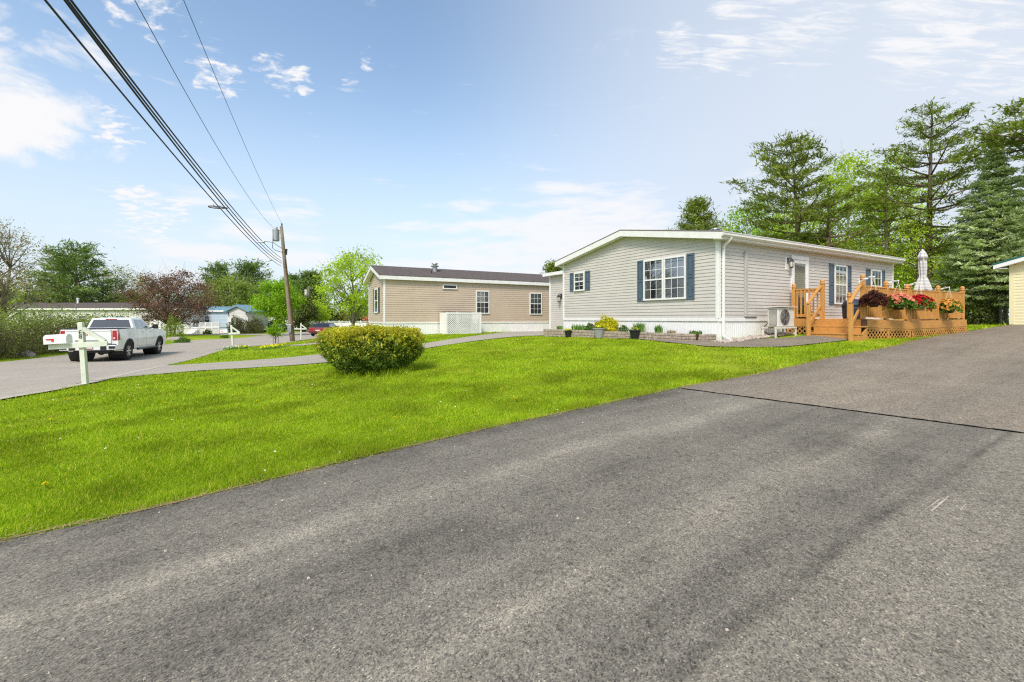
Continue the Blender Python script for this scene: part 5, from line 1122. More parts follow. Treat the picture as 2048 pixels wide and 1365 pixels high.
# a second pole far along the road
q = gp(615, 655); q = np.array(at(617, 637, 92)[:2]); zq = gz(*q)
FP = thing('utility_pole', 'far pale utility pole with a transformer among the dark trees', 'utility pole', (*q, zq)); hf = EZ+(HY-574)/F_PX*92-zq
MB().tube([(0, 0, 0), (0, 0, hf)], .15, 8).build('pole', 'greybark', FP); MB().lathe([(.26, hf-2.2), (.28, hf-2.1), (.28, hf-.7), (.24, hf-.6)], lambda a, b, c: (a-.5, b, c), 12).build('transformer', 'acwhite', FP); MB().box(-.3, 1.0, -.06, .06, hf-.35, hf-.2).build('cross_arm', 'greybark', FP)
p = gp(664, 668.5); UB = thing('utility_cabinet', 'pale green utility cabinet standing by the tan house lawn', 'utility cabinet', (*p[:2], p[2]), R(20)); s_ = p[1]/F_PX
MB().box(-3.4*s_, 3.4*s_, -3*s_, 3*s_, 0, 22*s_).build('cabinet', 'utility', UB, bevel=.03); MB().box(-3.7*s_, 3.7*s_, -3.3*s_, 3.3*s_, 22*s_, 24*s_).build('lid', 'utility', UB, bevel=.03); MB().box(-.5*s_, .5*s_, -3.25*s_, -3.02*s_, 10*s_, 13*s_).build('lock', 'dkmetal', UB)

# ------------------------------------------------------------------ fence and houses across the road
A, B = gp(621, 657), gp(740, 655); A = np.array(at(596, 637, 100)); B = np.array(at(765, 637, 96))
Fd = unit((B-A)[:2]); FL = np.linalg.norm((B-A)[:2]); FN = thing('vinyl_fence', 'white vinyl panel fence with open top rail beyond the bend', 'fence', (A[0], A[1], gz(A[0], A[1])), math.atan2(Fd[1], Fd[0])); npn = int(FL/2.3)
for k in range(npn):
    x0, x1 = FL*k/npn+.08, FL*(k+1)/npn-.08; m = MB(); m.box(x0, x1, -.03, .03, .05, 1.12); m.box(x0, x1, -.04, .04, 1.42, 1.5)
    for j in range(8): xx = x0+(x1-x0)*(j+.5)/8; m.box(xx-.04, xx+.04, -.02, .02, 1.125, 1.415)
    m.build('panel', 'white', FN); MB().box(FL*k/npn-.075, FL*k/npn+.075, -.075, .075, -.1, 1.62).build('fence_post', 'white', FN)
def longhouse(name, lab, x0, x1, Y, ve, vr, mats_, wins=(), W=4.5, doors=(), skirt='white', vb=None):
    zb_ = gz((x0+x1)/2, Y); t = thing(name, lab, 'house', (x0, Y, zb_)); Lh = x1-x0; he = EZ+(HY-ve)/F_PX*Y-zb_; hr = EZ+(HY-vr)/F_PX*(Y+W/2)-zb_
    m = MB(); siding(m, lambda a, o, q: (a, -o, q), 0, Lh, .5, he, .2); siding(m, lambda a, o, q: (Lh+o, a, q), 0, W, .5, hr, .2, lambda q: 0 if q <= he else (q-he)/(hr-he)*W/2, lambda q: W if q <= he else W-(q-he)/(hr-he)*W/2); siding(m, lambda a, o, q: (-o, a, q), 0, W, .5, he, .2)
    m.build('wall', mats_[0], t, fix=False); m = MB(); ribbed(m, lambda a, o, q: (a, -o, q), 0, Lh, -.3, .5, .3); m.box(Lh-.02, Lh, .01, W, -.3, .499); m.build('skirting', skirt, t, fix=False)
    MB().prism([(-.3, he), (W/2, hr), (W+.3, he), (W+.3, he+.12), (W/2, hr+.12), (-.3, he+.12)], lambda y, q, x: (x, y, q), -.3, Lh+.3).build('roof', mats_[1], t)
    MB().box(-.3, Lh+.3, -.34, -.305, he-.08, he+.13).build('fascia', 'trim', t)
    for a, b, c, d in wins: window(t, lambda aa, o, q: (aa, -o, q), a, b, c, d, fill='none', grid=False)
    for a, b in doors: MB().box(a, b, -.06, -.01, .55, 2.55).build('door', 'white', t)
    return t, he, hr
Xa, Xb = (6-CX)/F_PX*60, (366-CX)/F_PX*60
H1, he, hr = longhouse('mobile_home', 'long pale house with low brown roof behind the overgrown hedge', Xa, Xb, 60, 619, 607.5, ('beige', 'shingle'), [(k, k+1.0, 1.5, 2.4) for k in (2.0, 6, 10, 15, 18.4, 21.6)], doors=[(20, 20.9)])
MB().lathe([(.12, hr), (.12, hr+.5), (.16, hr+.55), (.16, hr+.75)], lambda a, b, c: (8.0+a, 2+b, c), 8).build('roof_vent', 'white', H1); MB().lathe([(.14, hr), (.14, hr+.35), (.2, hr+.4), (.1, hr+.5)], lambda a, b, c: (4.0+a, 2+b, c), 8).build('roof_vent', 'dkmetal', H1)
Yb = 64.0; Xc, Xd = (378-CX)/F_PX*Yb, (466-CX)/F_PX*Yb
H2, he2, hr2 = longhouse('blue_house', 'pale blue house with blue metal roof and white porch steps', Xc, Xd, Yb, 623, 615, ('bluewall', 'blueroof'), [(2.2, 3.0, 1.4, 2.4)], doors=[(1.0, 1.9)])
# gabled bay of the blue house
bx0, bx1 = Xd-Xc-.05, (506-CX)/F_PX*Yb-Xc; by = -1.2; m = MB(); bh = he2-.1; br = hr2+.05; bw = bx1-bx0
siding(m, lambda a, o, q: (a, by-o, q), bx0, bx1, .3, br, .2, lambda q: bx0 if q <= bh else bx0+(q-bh)/(br-bh)*bw/2, lambda q: bx1 if q <= bh else bx1-(q-bh)/(br-bh)*bw/2); siding(m, lambda a, o, q: (bx0-o, a, q), by, 0, .3, bh, .2); siding(m, lambda a, o, q: (bx1+o, a, q), by, 4, .3, bh, .2); m.build('bay_wall', 'beige', H2, fix=False)
MB().prism([(bx0-.35, bh-.1), ((bx0+bx1)/2, br), (bx1+.35, bh-.1), (bx1+.35, bh+.12), ((bx0+bx1)/2, br+.25), (bx0-.35, bh+.12)], lambda x, q, y: (x, y, q), by-.35, 4).build('bay_roof', 'blueroof', H2)
for a, b in ((.5, 1.05), (1.15, 1.6), (1.66, 2.1)): window(H2, lambda aa, o, q: (aa, by-o, q), bx0+a, bx0+b, .95, 2.1, fill='curtain', grid=False)
for a in (.15, bw-.15): lantern(H2, lambda aa, o, q: (aa, by-o, q), bx0+a, bh-.3, 1.4)
# porch with white rails and two flights of steps
PO = thing('porch', 'white railed wooden porch with steps in front of the blue house', 'porch', ((398-CX)/F_PX*60, 60, gz(-41, 60)))
def pz_(v): return EZ+(HY-v)/F_PX*60-PO.location.z
ux = lambda u: (u-398)/F_PX*60
MB().box(ux(366), ux(438), 0, 2.5, pz_(657), pz_(655)).build('platform', 'white', PO); MB().box(ux(366), ux(438), .05, .1, -.1, pz_(657)).build('skirt', 'beige', PO)
m = MB()
for a, b in ((366, 384), (398, 438)):
    m.box(ux(a), ux(b), .0, .08, pz_(646.5), pz_(645.3)); m.box(ux(a), ux(b), .0, .08, pz_(654), pz_(653))
    for k in range(int((b-a)/1.7)): x = ux(a)+.1*k*1; m.box(ux(a+k*1.7), ux(a+k*1.7)+.05, .02, .07, pz_(653), pz_(646.5))
m.build('railing', 'white', PO)
m = MB()
for k in range(4): m.box(ux(385), ux(397), -.3*(k+1), -.3*k-.002, -.1, pz_(657)*(1-(k+1)/5))
m.build('step', 'white', PO)
for u in (385, 397.5): MB().bar((ux(u), .0, pz_(646)), (ux(u)-.6, -1.3, .85), .07, .1).build('stair_rail', 'white', PO)
for u in (366, 384, 398, 411, 424, 438): MB().box(ux(u)-.06, ux(u)+.06, -.01, .11, -.1, pz_(644.5)).build('post', 'white', PO)
H3, he3, hr3 = longhouse('mobile_home', 'cream house with blue windows behind the parked navy car', (508-CX)/F_PX*74, (606-CX)/F_PX*74, 74, 627, 619.5, ('beige', 'greyshingle'), [(.3, 1.1, 1.5, 2.5), (3.0, 3.8, 1.0, 1.75), (4.0, 4.8, 1.0, 1.75)])
# ------------------------------------------------------------------ trees and shrubs
def tubes(name, chains, mat, parent, n=6):
    m = MB()
    for pts, rs in chains: m.tube(pts, list(rs), n)
    return m.build(name, mat, parent, smooth=True, fix=False)
def limb(p, q, r0, r1, sag=0.0, wig=.06, n=6):
    p, q = np.array(p, float), np.array(q, float); t = np.linspace(0, 1, n)[:, None]; L = np.linalg.norm(q-p)
    P = p+(q-p)*t+np.sin(np.pi*t)*np.array([0, 0, -sag*L])+np.sin(np.pi*t)*rng.normal(size=3)*wig*L*.5
    return P, np.linspace(r0, r1, n)
def broadleaf(name, lab, base, H, crown, leafmat, barkmat='bark', nclump=70, per=110, leaf=.12, clump=.55, trunk=.13, lean=(0, 0), crown_lo=.3, gap=.0, limbs=26, group=None, cat='tree', multi=1, shell=.45, twigs=0, cshape=1.0):
    """crown=(rx, ry); leaves hang in clumps joined to the trunk by limbs"""
    t = thing(name, lab, cat, base, 0, group); rx, ry = crown; z0, z1 = H*crown_lo, H; rz_ = (z1-z0)/2; zc = (z0+z1)/2
    D = unit(rng.normal(size=(nclump, 3))); rad = shell+(1-shell)*rng.random((nclump, 1))**.6; rad *= 1+.13*np.sin(4*D[:, :1]+2.3*len(lab))*np.cos(3*D[:, 1:2]+D[:, 2:]*4)
    Cc = D*rad; Cc[:, 2] = np.where(Cc[:, 2] < 0, Cc[:, 2]*.9, Cc[:, 2]); w = np.array([rx, ry, rz_])
    prof = (1-cshape*.35*np.clip(Cc[:, 2:3], 0, 1)**2); P = Cc*w*np.concatenate([prof, prof, np.ones_like(prof)], 1)+np.array([lean[0]*.7, lean[1]*.7, zc])
    ch = []; tops = []
    for k in range(multi):
        a = 6.28*k/multi+.4; sp = (rx*.25 if multi > 1 else 0); tp = np.array([lean[0]*.8+sp*math.cos(a), lean[1]*.8+sp*math.sin(a), z0+(z1-z0)*.62]); b0 = np.array([.1*math.cos(a)*(multi > 1), .1*math.sin(a)*(multi > 1), -.15])
        pts, rs = limb(b0, tp, trunk*(1 if multi == 1 else .7), trunk*.3, 0, .05, 9); rs[0] *= 1.25; ch.append((pts, rs)); tops.append(pts)
    for k in rng.permutation(nclump)[:limbs]:
        tr_ = tops[k % multi]; cdst = P[k]; f = np.clip((cdst[2]-np.hypot(cdst[0], cdst[1])*.7-0)/max(tr_[-1][2], .1), .3, .98); i = int(f*8); b = tr_[i]
        r0 = trunk*.42*(1-.5*f); ch.append(limb(b, cdst, r0, .006+.02*trunk, -.06, .12, 6))
        for _ in range(2+twigs):
            q = cdst+rng.normal(size=3)*clump*.9; ch.append((np.array([b+(cdst-b)*.7, q]), np.array([r0*.35, .005])))
    tubes('trunk', ch, barkmat, t)
    cs = clump*(.6+.8*rng.random((nclump, 1, 1))); Q = (P[:, None]+rng.normal(size=(nclump, per, 3))*cs*np.array([1, 1, .72])*.55); keep = rng.random((nclump, per)) > gap
    Q = Q[keep]; out = unit(Q-np.array([lean[0]*.7, lean[1]*.7, zc-.2*rz_]))
    leaves('crown', Q, leafmat, t, size=leaf, aspect=.6, nrm=unit(out+np.array([0, 0, .6])), bias=.8); return t
def pine(name, lab, base, H, R_, leafmat='pine', barkmat='redbark', lo=.3, whorls=14, per=5, lean=(0, 0), tuft=.34, card=.26, trunk=.2, asym=.5, prof=None, up=.25, ntuft=1.0, side=None, group=None, nc=24, flat=.32):
    """open, tiered conifer: whorls of level limbs carrying tufts of needles"""
    t = thing(name, lab, 'tree', base, 0, group); ch = []; n_ = 10; ts = np.linspace(0, 1, n_)
    axis = np.stack([lean[0]*ts**1.3, lean[1]*ts**1.3, H*ts], 1)+np.concatenate([[[0, 0, 0]], np.cumsum(rng.normal(size=(n_-1, 3))*np.array([.02, .02, 0])*H*.25, 0)*np.linspace(0.3, .3, n_-1)[:, None]]); axis[0, 2] = -.2
    ch.append((axis, trunk*(1-.93*ts)+.01)); ax = lambda f: np.array([np.interp(f, ts, axis[:, k]) for k in range(3)])
    prof = prof or (lambda f: (1-f)**.75*(.55+.45*min(1, (f)/.25)))
    TP, TD = [], []
    for k in range(whorls):
        f = lo+(1-lo)*(k+.3*rng.random())/whorls; fr = (f-lo)/(1-lo); L0 = R_*prof(fr); a0 = rng.uniform(0, 6.28); nb = per if fr < .85 else max(3, per-1)
        for j in range(nb):
            a = a0+6.28*j/nb+rng.normal()*.25; L = L0*(1-asym*.5+asym*rng.random()); 
            if side is not None: L *= 1+side*math.cos(a)
            if L < .15: continue
            b = ax(f); el = up*(.4+1.3*fr)+rng.normal()*.10; d = np.array([math.cos(a)*math.cos(el), math.sin(a)*math.cos(el), math.sin(el)])
            e = b+d*L+np.array([0, 0, .10*L]); pts, rs = limb(b, e, trunk*.30*(1-.6*fr)*min(1, L/2.0)+.008, .008, .05, .08, 6); ch.append((pts, rs))
            nt = max(3, int(L/tuft*1.9*ntuft))
            for q in range(nt):
                s = .25+.75*((q+rng.random())/nt)**.8; p = pts[0]*0; i = min(int(s*5), 4); p = pts[i]+(pts[i+1]-pts[i])*(s*5-i)
                sd_ = np.array([-d[1], d[0], 0]); wd = L*.30*(1.15-s)*rng.normal(); TP.append(p+sd_*wd+np.array([0, 0, .03*L+.05*rng.normal()])); TD.append(unit(d+sd_*np.sign(wd)*.5+np.array([0, 0, .35])))
    for q in range(6): TP.append(ax(1-.03*q)+rng.normal(size=3)*.05); TD.append(np.array([0, 0, 1.0]))
    TP, TD = np.array(TP), np.array(TD)
    tubes('trunk', ch, barkmat, t)
    sc = tuft*(.6+.8*rng.random((len(TP), 1, 1))); P = TP[:, None]+rng.normal(size=(len(TP), nc, 3))*sc*np.array([.62, .62, flat]); A = np.broadcast_to(TD[:, None], P.shape)+rng.normal(size=P.shape)*.55
    P = P.reshape(-1, 3); A = unit(A.reshape(-1, 3))
    V = cards(P, card, .20, np.broadcast_to(np.array([0, 0, 1.0]), P.shape), .8, A, 3.0); link('crown', np_mesh('crown', V, 4), leafmat, t); return t
def spruce(name, lab, base, H, R_, leafmat='spruce', lo=.06, whorls=34, per=9, card=.2, trunk=.16, group=None):
    t = thing(name, lab, 'tree', base, 0, group); ch = [(np.array([[0, 0, -.2], [0, 0, H*.5], [0, 0, H*.99]]), np.array([trunk, trunk*.55, .015]))]; TP, TD = [], []
    for k in range(whorls):
        f = lo+(1-lo)*((k+.5*rng.random())/whorls); fr = (f-lo)/(1-lo); L0 = R_*(1-fr)**.9+.08
        for j in range(per):
            a = 6.28*(j+rng.random()*.7)/per+k; L = L0*(.72+.4*rng.random()); el = -.12-.16*(1-fr)+.75*max(0, fr-.72)/.28; b = np.array([0, 0, f*H]); d = np.array([math.cos(a), math.sin(a), math.tan(el)]); e = b+d*L+np.array([0, 0, .10*L]); pts, rs = limb(b, e, .03*(1-fr)+.008, .006, .07, .03, 5); ch.append((pts, rs))
            nt = max(4, int(L/.12))
            for q in range(nt):
                s = .22+.78*rng.random()**.75; i = min(int(s*4), 3); p = pts[i]+(pts[i+1]-pts[i])*(s*4-i); sg = rng.choice([-1, 1]); sd_ = np.array([-math.sin(a), math.cos(a), 0])*sg; w = .34*L*(1.1-s)*rng.random()
                TP.append(p+sd_*w+np.array([0, 0, -.12*w])); TD.append(unit(np.array([math.cos(a), math.sin(a), 0])+sd_*.7+np.array([0, 0, -.1])))
    TP, TD = np.array(TP), np.array(TD); tubes('trunk', ch, 'greybark', t, 5)
    nc = 10; P = (TP[:, None]+rng.normal(size=(len(TP), nc, 3))*np.array([.09, .09, .035])).reshape(-1, 3); A = unit((np.broadcast_to(TD[:, None], (len(TP), nc, 3))+rng.normal(size=(len(TP), nc, 3))*.4).reshape(-1, 3))
    V = cards(P, card, .26, np.broadcast_to(np.array([0, 0, 1.0]), P.shape), 1.2, A, 3.0); link('crown', np_mesh('crown', V, 4), leafmat, t); return t
def gb(u, Y): x = (u-CX)/F_PX*Y; return (x, Y, gz(x, Y))
def hh(v, u, Y): return EZ+(HY-v)/F_PX*Y-gz((u-CX)/F_PX*Y, Y)
px = lambda n, Y: n/F_PX*Y

# --- behind the grey house
def P_tree(u, v, Y, fn, lab, **kw): return fn(kw.pop('nm', 'pine_tree'), lab, gb(u, Y), hh(v, u, Y), **kw)
P_tree(1858, 208, 27, pine, 'tallest pine, with level branches, rising above the garage end of the deck', R_=px(150, 27), lo=.34, whorls=12, per=5, lean=(.3, 0), side=.12, tuft=.29, nc=18, flat=.18, card=.23, trunk=.24, asym=.8, prof=lambda f: (.35+.65*min(1, f/.3))*(1-f)**.6*1.0)
P_tree(1606, 268, 26, pine, 'bushy topped pine with a curved trunk behind the middle of the grey roof', R_=px(118, 26), lo=.42, whorls=10, per=5, lean=(-.75, 0), tuft=.31, nc=25, flat=.22, card=.24, trunk=.2, asym=.75, side=-.2, prof=lambda f: (1-f)**.6*(.55+.45*min(1, f/.2)))
P_tree(1652, 395, 25, pine, 'thick trunked pine with long bare side limbs behind the grey roof', R_=px(95, 25), lo=.38, whorls=6, per=4, lean=(.2, 0), tuft=.30, nc=16, flat=.2, card=.22, trunk=.32, asym=.9, side=.2, barkmat='redbark', prof=lambda f: .9-.5*f)
P_tree(1772, 330, 27.5, pine, 'slender pine with thin crown left of the tallest pine', R_=px(80, 27), lo=.35, whorls=9, per=4, tuft=.30, nc=16, flat=.2, card=.22, trunk=.17, asym=.8, prof=lambda f: (1-f)**.6*.95)
P_tree(1396, 398, 44, pine, 'small rounded pine showing above the ridge of the grey house', R_=px(52, 44), lo=.45, whorls=8, per=6, tuft=.55, card=.36, nc=40, trunk=.2, up=.4, prof=lambda f: (1-f)**.45)
P_tree(1700, 300, 31, broadleaf, 'tall airy birch with yellow green leaves between the pines', nm='birch_tree', crown=(px(80, 31), px(60, 31)), leafmat='lime', barkmat='birch', nclump=130, per=110, leaf=.14, clump=.7, gap=.1, trunk=.14, crown_lo=.2)
P_tree(1500, 398, 34, broadleaf, 'bright green broadleaf tree behind the roof vent', nm='maple_tree', crown=(px(72, 34), px(60, 34)), leafmat='maple', nclump=90, per=100, leaf=.15, clump=.8, trunk=.15, crown_lo=.25)
P_tree(1580, 400, 33, broadleaf, 'yellow green broadleaf tree under the curved pine', nm='maple_tree', crown=(px(75, 33), px(60, 33)), leafmat='lime', nclump=80, per=90, leaf=.14, clump=.8, trunk=.14, crown_lo=.2)
P_tree(1778, 310, 34, broadleaf, 'leafy green tree in the gap beside the tallest pine', nm='maple_tree', crown=(px(70, 34), px(60, 34)), leafmat='lime', nclump=110, per=110, leaf=.14, clump=.75, gap=.1, trunk=.14, crown_lo=.12)
P_tree(1452, 445, 40, broadleaf, 'thin olive tree beside the small rounded pine', nm='maple_tree', crown=(px(40, 40), px(40, 40)), leafmat='olive', nclump=40, per=60, leaf=.15, clump=.7, gap=.3, trunk=.1, crown_lo=.3)
P_tree(1690, 470, 24, broadleaf, 'low olive understorey tree just over the grey roof', nm='understorey_tree', crown=(px(85, 24), px(50, 24)), leafmat='olive', nclump=60, per=60, leaf=.11, clump=.6, gap=.25, trunk=.09, crown_lo=.2)
P_tree(1835, 430, 25, broadleaf, 'light green understorey tree behind the closed umbrella', nm='understorey_tree', crown=(px(60, 25), px(45, 25)), leafmat='lime', nclump=60, per=70, leaf=.10, clump=.55, gap=.25, trunk=.1, crown_lo=.12)
P_tree(1905, 480, 27, broadleaf, 'olive green understorey tree between umbrella and blue spruce', nm='understorey_tree', crown=(px(50, 27), px(45, 27)), leafmat='olive', nclump=60, per=80, leaf=.11, clump=.6, trunk=.1, crown_lo=.08)
P_tree(1990, 300, 22.5, spruce, 'blue green spruce with dense layered branches beside the garage', nm='spruce_tree', R_=px(118, 22.5), lo=.17, whorls=36, per=10)
P_tree(2062, 330, 24.5, spruce, 'second blue green spruce hidden partly by the garage roof', nm='spruce_tree', R_=px(95, 24.5), lo=.15, whorls=30, per=9)
P_tree(1995, 520, 24.0, broadleaf, 'bare stemmed small tree under the spruce branches', nm='understorey_tree', crown=(px(35, 24), px(30, 24)), leafmat='cedar', barkmat='birch', nclump=30, per=60, leaf=.1, clump=.5, trunk=.16, crown_lo=.5)
P_tree(2012, 540, 23.4, broadleaf, 'pale barked stem beside the garage corner', nm='understorey_tree', crown=(px(28, 24), px(25, 24)), leafmat='cedar', barkmat='birch', nclump=24, per=50, leaf=.1, clump=.45, trunk=.13, crown_lo=.6)
P_tree(2158, 205, 20.5, pine, 'overhanging pine whose long branch tip enters above the garage', nm='pine_tree', R_=px(185, 20.5), lo=.82, whorls=4, per=7, tuft=.30, nc=24, trunk=.25, asym=.4, flat=.2, up=.1, prof=lambda f: 1-.6*f)
for k, (u, v, Y) in enumerate(((1480, 470, 52), (1600, 440, 54), (1720, 430, 50), (1830, 440, 48), (1930, 450, 46), (2040, 400, 44), (1540, 430, 60), (1890, 520, 33), (1770, 500, 36))):
    P_tree(u, v, Y, broadleaf, ('bright green', 'yellow green', 'mid green', 'leafy green', 'dull green', 'dark green', 'pale green', 'low leafy', 'low yellowish')[k]+' woodland tree in the far wood behind the grey house', nm='woodland_tree', crown=(px(85, Y), px(60, Y)), leafmat=('maple', 'lime', 'maple', 'lime', 'olive', 'cedar', 'lime', 'lime', 'olive')[k], nclump=70, per=70, leaf=.2, clump=1.1, trunk=.14, crown_lo=.05, group='woodland trees behind the house')
roundshrub('woodland_shrub', 'dark green shrub at the far end of the deck under the spruce', gb(1952, 22), .8, 1.6, 2200, 'cedar', .1)
roundshrub('woodland_shrub', 'green shrub beside the spruce trunks behind the lawn strip', gb(1975, 25), .9, 1.1, 2000, 'shrub', .1)
P_tree(1108, 528, 48, pine, 'pine top showing in the gap between tan and grey houses', R_=px(30, 48), lo=.5, whorls=6, per=6, tuft=.5, card=.36, nc=36, trunk=.15, up=.4, prof=lambda f: (1-f)**.45)

# --- by the tan house and beyond the bend
P_tree(703, 495, 38, broadleaf, 'round yellow green tree in front of the tan house end', nm='maple_tree', crown=(px(61, 38), px(58, 38)), leafmat='lime', barkmat='greybark', nclump=120, per=90, leaf=.15, clump=.62, gap=.1, trunk=.17, crown_lo=.22, limbs=40)
P_tree(553, 561, 52, broadleaf, 'dense bright green maple beside the utility pole', nm='maple_tree', crown=(px(43, 52), px(43, 52)), leafmat='maple', barkmat='greybark', nclump=110, per=110, leaf=.2, clump=.75, trunk=.18, crown_lo=.22, shell=.5)
P_tree(462, 555, 72, broadleaf, 'broad yellow green willow behind the blue house roof', nm='willow_tree', crown=(px(52, 72), px(45, 72)), leafmat='willow', barkmat='greybark', nclump=110, per=90, leaf=.26, clump=1.1, trunk=.3, crown_lo=.25, multi=3, limbs=40)
P_tree(500, 530, 88, pine, 'broad dark pine right of the willow', R_=px(48, 88), leafmat='farpine', lo=.2, whorls=10, per=6, tuft=1.05, card=.65, nc=28, flat=.24, asym=.7, trunk=.3, up=.45, prof=lambda f: (1-f)**.4)
P_tree(440, 533, 90, pine, 'broad dark pine left of the willow', R_=px(46, 90), leafmat='farpine', lo=.2, whorls=10, per=6, tuft=1.05, card=.65, nc=28, flat=.24, asym=.7, trunk=.3, up=.45, prof=lambda f: (1-f)**.4)
P_tree(622, 548, 105, pine, 'tall dark pine behind the far pale utility pole', R_=px(34, 105), leafmat='farpine', lo=.1, whorls=14, per=7, tuft=1.2, card=.8, nc=36, trunk=.3, up=.4, prof=lambda f: (1-f)**.45)
P_tree(585, 553, 110, pine, 'dark pine just behind the utility pole', R_=px(28, 110), leafmat='farpine', lo=.1, whorls=12, per=7, tuft=1.2, card=.8, nc=30, trunk=.3, up=.4, prof=lambda f: (1-f)**.5)
P_tree(606, 592, 68, broadleaf, 'dark green cedar right of the utility pole', nm='cedar_tree', crown=(px(26, 68), px(24, 68)), leafmat='cedar', nclump=90, per=90, leaf=.22, clump=.8, trunk=.2, crown_lo=.02, shell=.5)
P_tree(636, 603, 72, broadleaf, 'small lime green tree in front of the white fence', nm='maple_tree', crown=(px(25, 72), px(22, 72)), leafmat='lime', nclump=70, per=80, leaf=.22, clump=.7, trunk=.12, crown_lo=.25)
for k, (u, v, Y, mt) in enumerate(((660, 628, 108, 'cedar'), (700, 620, 110, 'olive'), (735, 600, 104, 'cedar'), (640, 612, 112, 'shrub'), (760, 605, 100, 'farpine'))):
    P_tree(u, v, Y, broadleaf, ('dark low', 'olive', 'dark', 'green', 'deep green')[k]+' tree behind the white vinyl fence', nm='woodland_tree', crown=(px(32, Y), px(25, Y)), leafmat=mt, nclump=60, per=70, leaf=.36, clump=1.3, trunk=.15, crown_lo=.02, group='trees behind the vinyl fence')
P_tree(742, 626, 50, broadleaf, 'pink flowering shrub against the tan house end', nm='flowering_shrub', crown=(px(14, 50), px(14, 50)), leafmat='salmon', nclump=30, per=30, leaf=.12, clump=.4, trunk=.04, crown_lo=.35, cat='shrub')
# --- across the road
P_tree(345, 541, 52, broadleaf, 'spreading purple leaved tree in front of the pale houses', nm='plum_tree', crown=(px(80, 52), px(70, 52)), leafmat='purple', nclump=190, per=100, leaf=.15, clump=.8, gap=.12, trunk=.16, crown_lo=.12, multi=3, limbs=70, twigs=2, cshape=.2)
P_tree(152, 496, 66, pine, 'wide dark green pine behind the house across the road', R_=px(68, 66), leafmat='farpine', lo=.24, whorls=9, per=6, tuft=.85, card=.55, nc=24, trunk=.32, up=.34, flat=.2, asym=.75, prof=lambda f: (1-f)**.42*(.75+.25*min(1, f/.3)))
P_tree(120, 520, 70, pine, 'second dark pine at the left side of the wide pine', R_=px(42, 70), leafmat='farpine', lo=.25, whorls=8, per=6, tuft=.85, card=.55, nc=22, trunk=.3, up=.34, flat=.2, asym=.75, prof=lambda f: (1-f)**.45)
P_tree(-5, 440, 36, broadleaf, 'large half bare tree with brown buds at the edge of the view', nm='budding_tree', crown=(px(85, 36), px(80, 36)), leafmat='bud', barkmat='greybark', nclump=190, per=44, leaf=.12, clump=.8, gap=.1, trunk=.22, crown_lo=.2, limbs=80, twigs=2, multi=3)
for k, (u, v, Y, mt, wd_, g_) in enumerate(((60, 548, 69, 'olive', 50, .1), (205, 535, 75, 'olive', 30, .25), (245, 528, 73, 'olive', 36, .45), (285, 540, 72, 'olive', 30, .45), (12, 565, 66, 'lime', 42, .0), (100, 562, 70, 'maple', 40, .05), (330, 560, 76, 'olive', 30, .3), (385, 580, 78, 'farpine', 26, 0), (270, 575, 70, 'olive', 40, 0))):
    P_tree(u, v, Y, broadleaf, ('ochre leafed', 'gold green', 'thin branched ochre', 'sparse ochre', 'fresh lime green', 'leafy green', 'olive', 'dark green', 'low olive')[k]+' tree behind the long house across the road', nm='budding_tree', crown=(px(wd_, Y), px(wd_, Y)), leafmat=mt, barkmat='greybark', nclump=70, per=70, leaf=.2, clump=1.0, gap=g_, trunk=.14, crown_lo=.1, limbs=50, twigs=2, group='trees behind the long house')
# clipped dark hedge above the far roof
def hedge(name, lab, pts, wdt, hfun, n, mat, size, mat2=None, twig=None, cat='hedge', seed=1, rough=.25):
    pts = np.array(pts); t = thing(name, lab, cat, (*pts[0], gz(*pts[0]))); r_ = np.random.default_rng(seed); Q = resample(pts, 80); s = r_.random(n)*78.99; i = s.astype(int); f = (s-i)[:, None]; c = Q[i]*(1-f)+Q[i+1]*f; d = unit(Q[i+1]-Q[i]); nr = np.stack([d[:, 1], -d[:, 0]], 1)
    a = r_.uniform(-.15, np.pi+.15, n); rr = (.45+.55*r_.random(n)**.4)*(1+rough*np.sin(s*1.9+3*a)*np.sin(s*.7+2*a)+rough*.5*np.sin(s*5.1+5*a)); h = hfun(s/79)
    o = np.sign(np.cos(a))*np.abs(np.cos(a))**.6*wdt*rr; zz = np.maximum(.02, np.abs(np.sin(a))**.5*rr*h)*(np.where(r_.random(n) < .35, r_.random(n), 1))
    P2 = c+nr*o[:, None]; P = np.concatenate([P2-pts[0], (ground(P2[:, 0], P2[:, 1])+zz-t.location.z)[:, None]], 1); out = np.concatenate([nr*np.cos(a)[:, None], np.abs(np.sin(a))[:, None]+.2], 1)
    top = zz > h*.72
    if mat2 is None: leaves('foliage', P, mat, t, size=size, nrm=out, bias=.5)
    else:
        m2 = top & (r_.random(n) < .6); leaves('foliage', P[~m2], mat, t, size=size, nrm=out[~m2], bias=.5); leaves('new_leaves', P[m2]+r_.normal(size=(m2.sum(), 3))*.08, mat2, t, size=size, nrm=out[m2], bias=.5)
    ch = []
    for k in range(0, n, max(1, n//(twig or 200))):
        b = np.array([*(c[k]-pts[0]), gz(*c[k])-t.location.z-.1])+np.array([r_.normal()*.2, r_.normal()*.2, 0]); ch.append((np.array([b, b*.35+P[k]*.65+r_.normal(size=3)*.1, P[k]*1.02]), np.array([.02, .012, .004])))
    tubes('stem', ch, 'hedgetwig', t, 4); return t
hb_ = [gp(*q)[:2] for q in ((-260, 738), (-120, 731), (0, 722), (90, 711))]; q1 = hb_[-1]; hdir = unit(np.array([-.12, 1.0])); hb_ += [q1+hdir*4+np.array([-.3, 0]), q1+hdir*7.5+np.array([-.9, 0])]
off_ = unit(np.array([-1.0, -.1])); hb_ = [q+off_*1.5+np.array([0, .45]) for q in hb_]
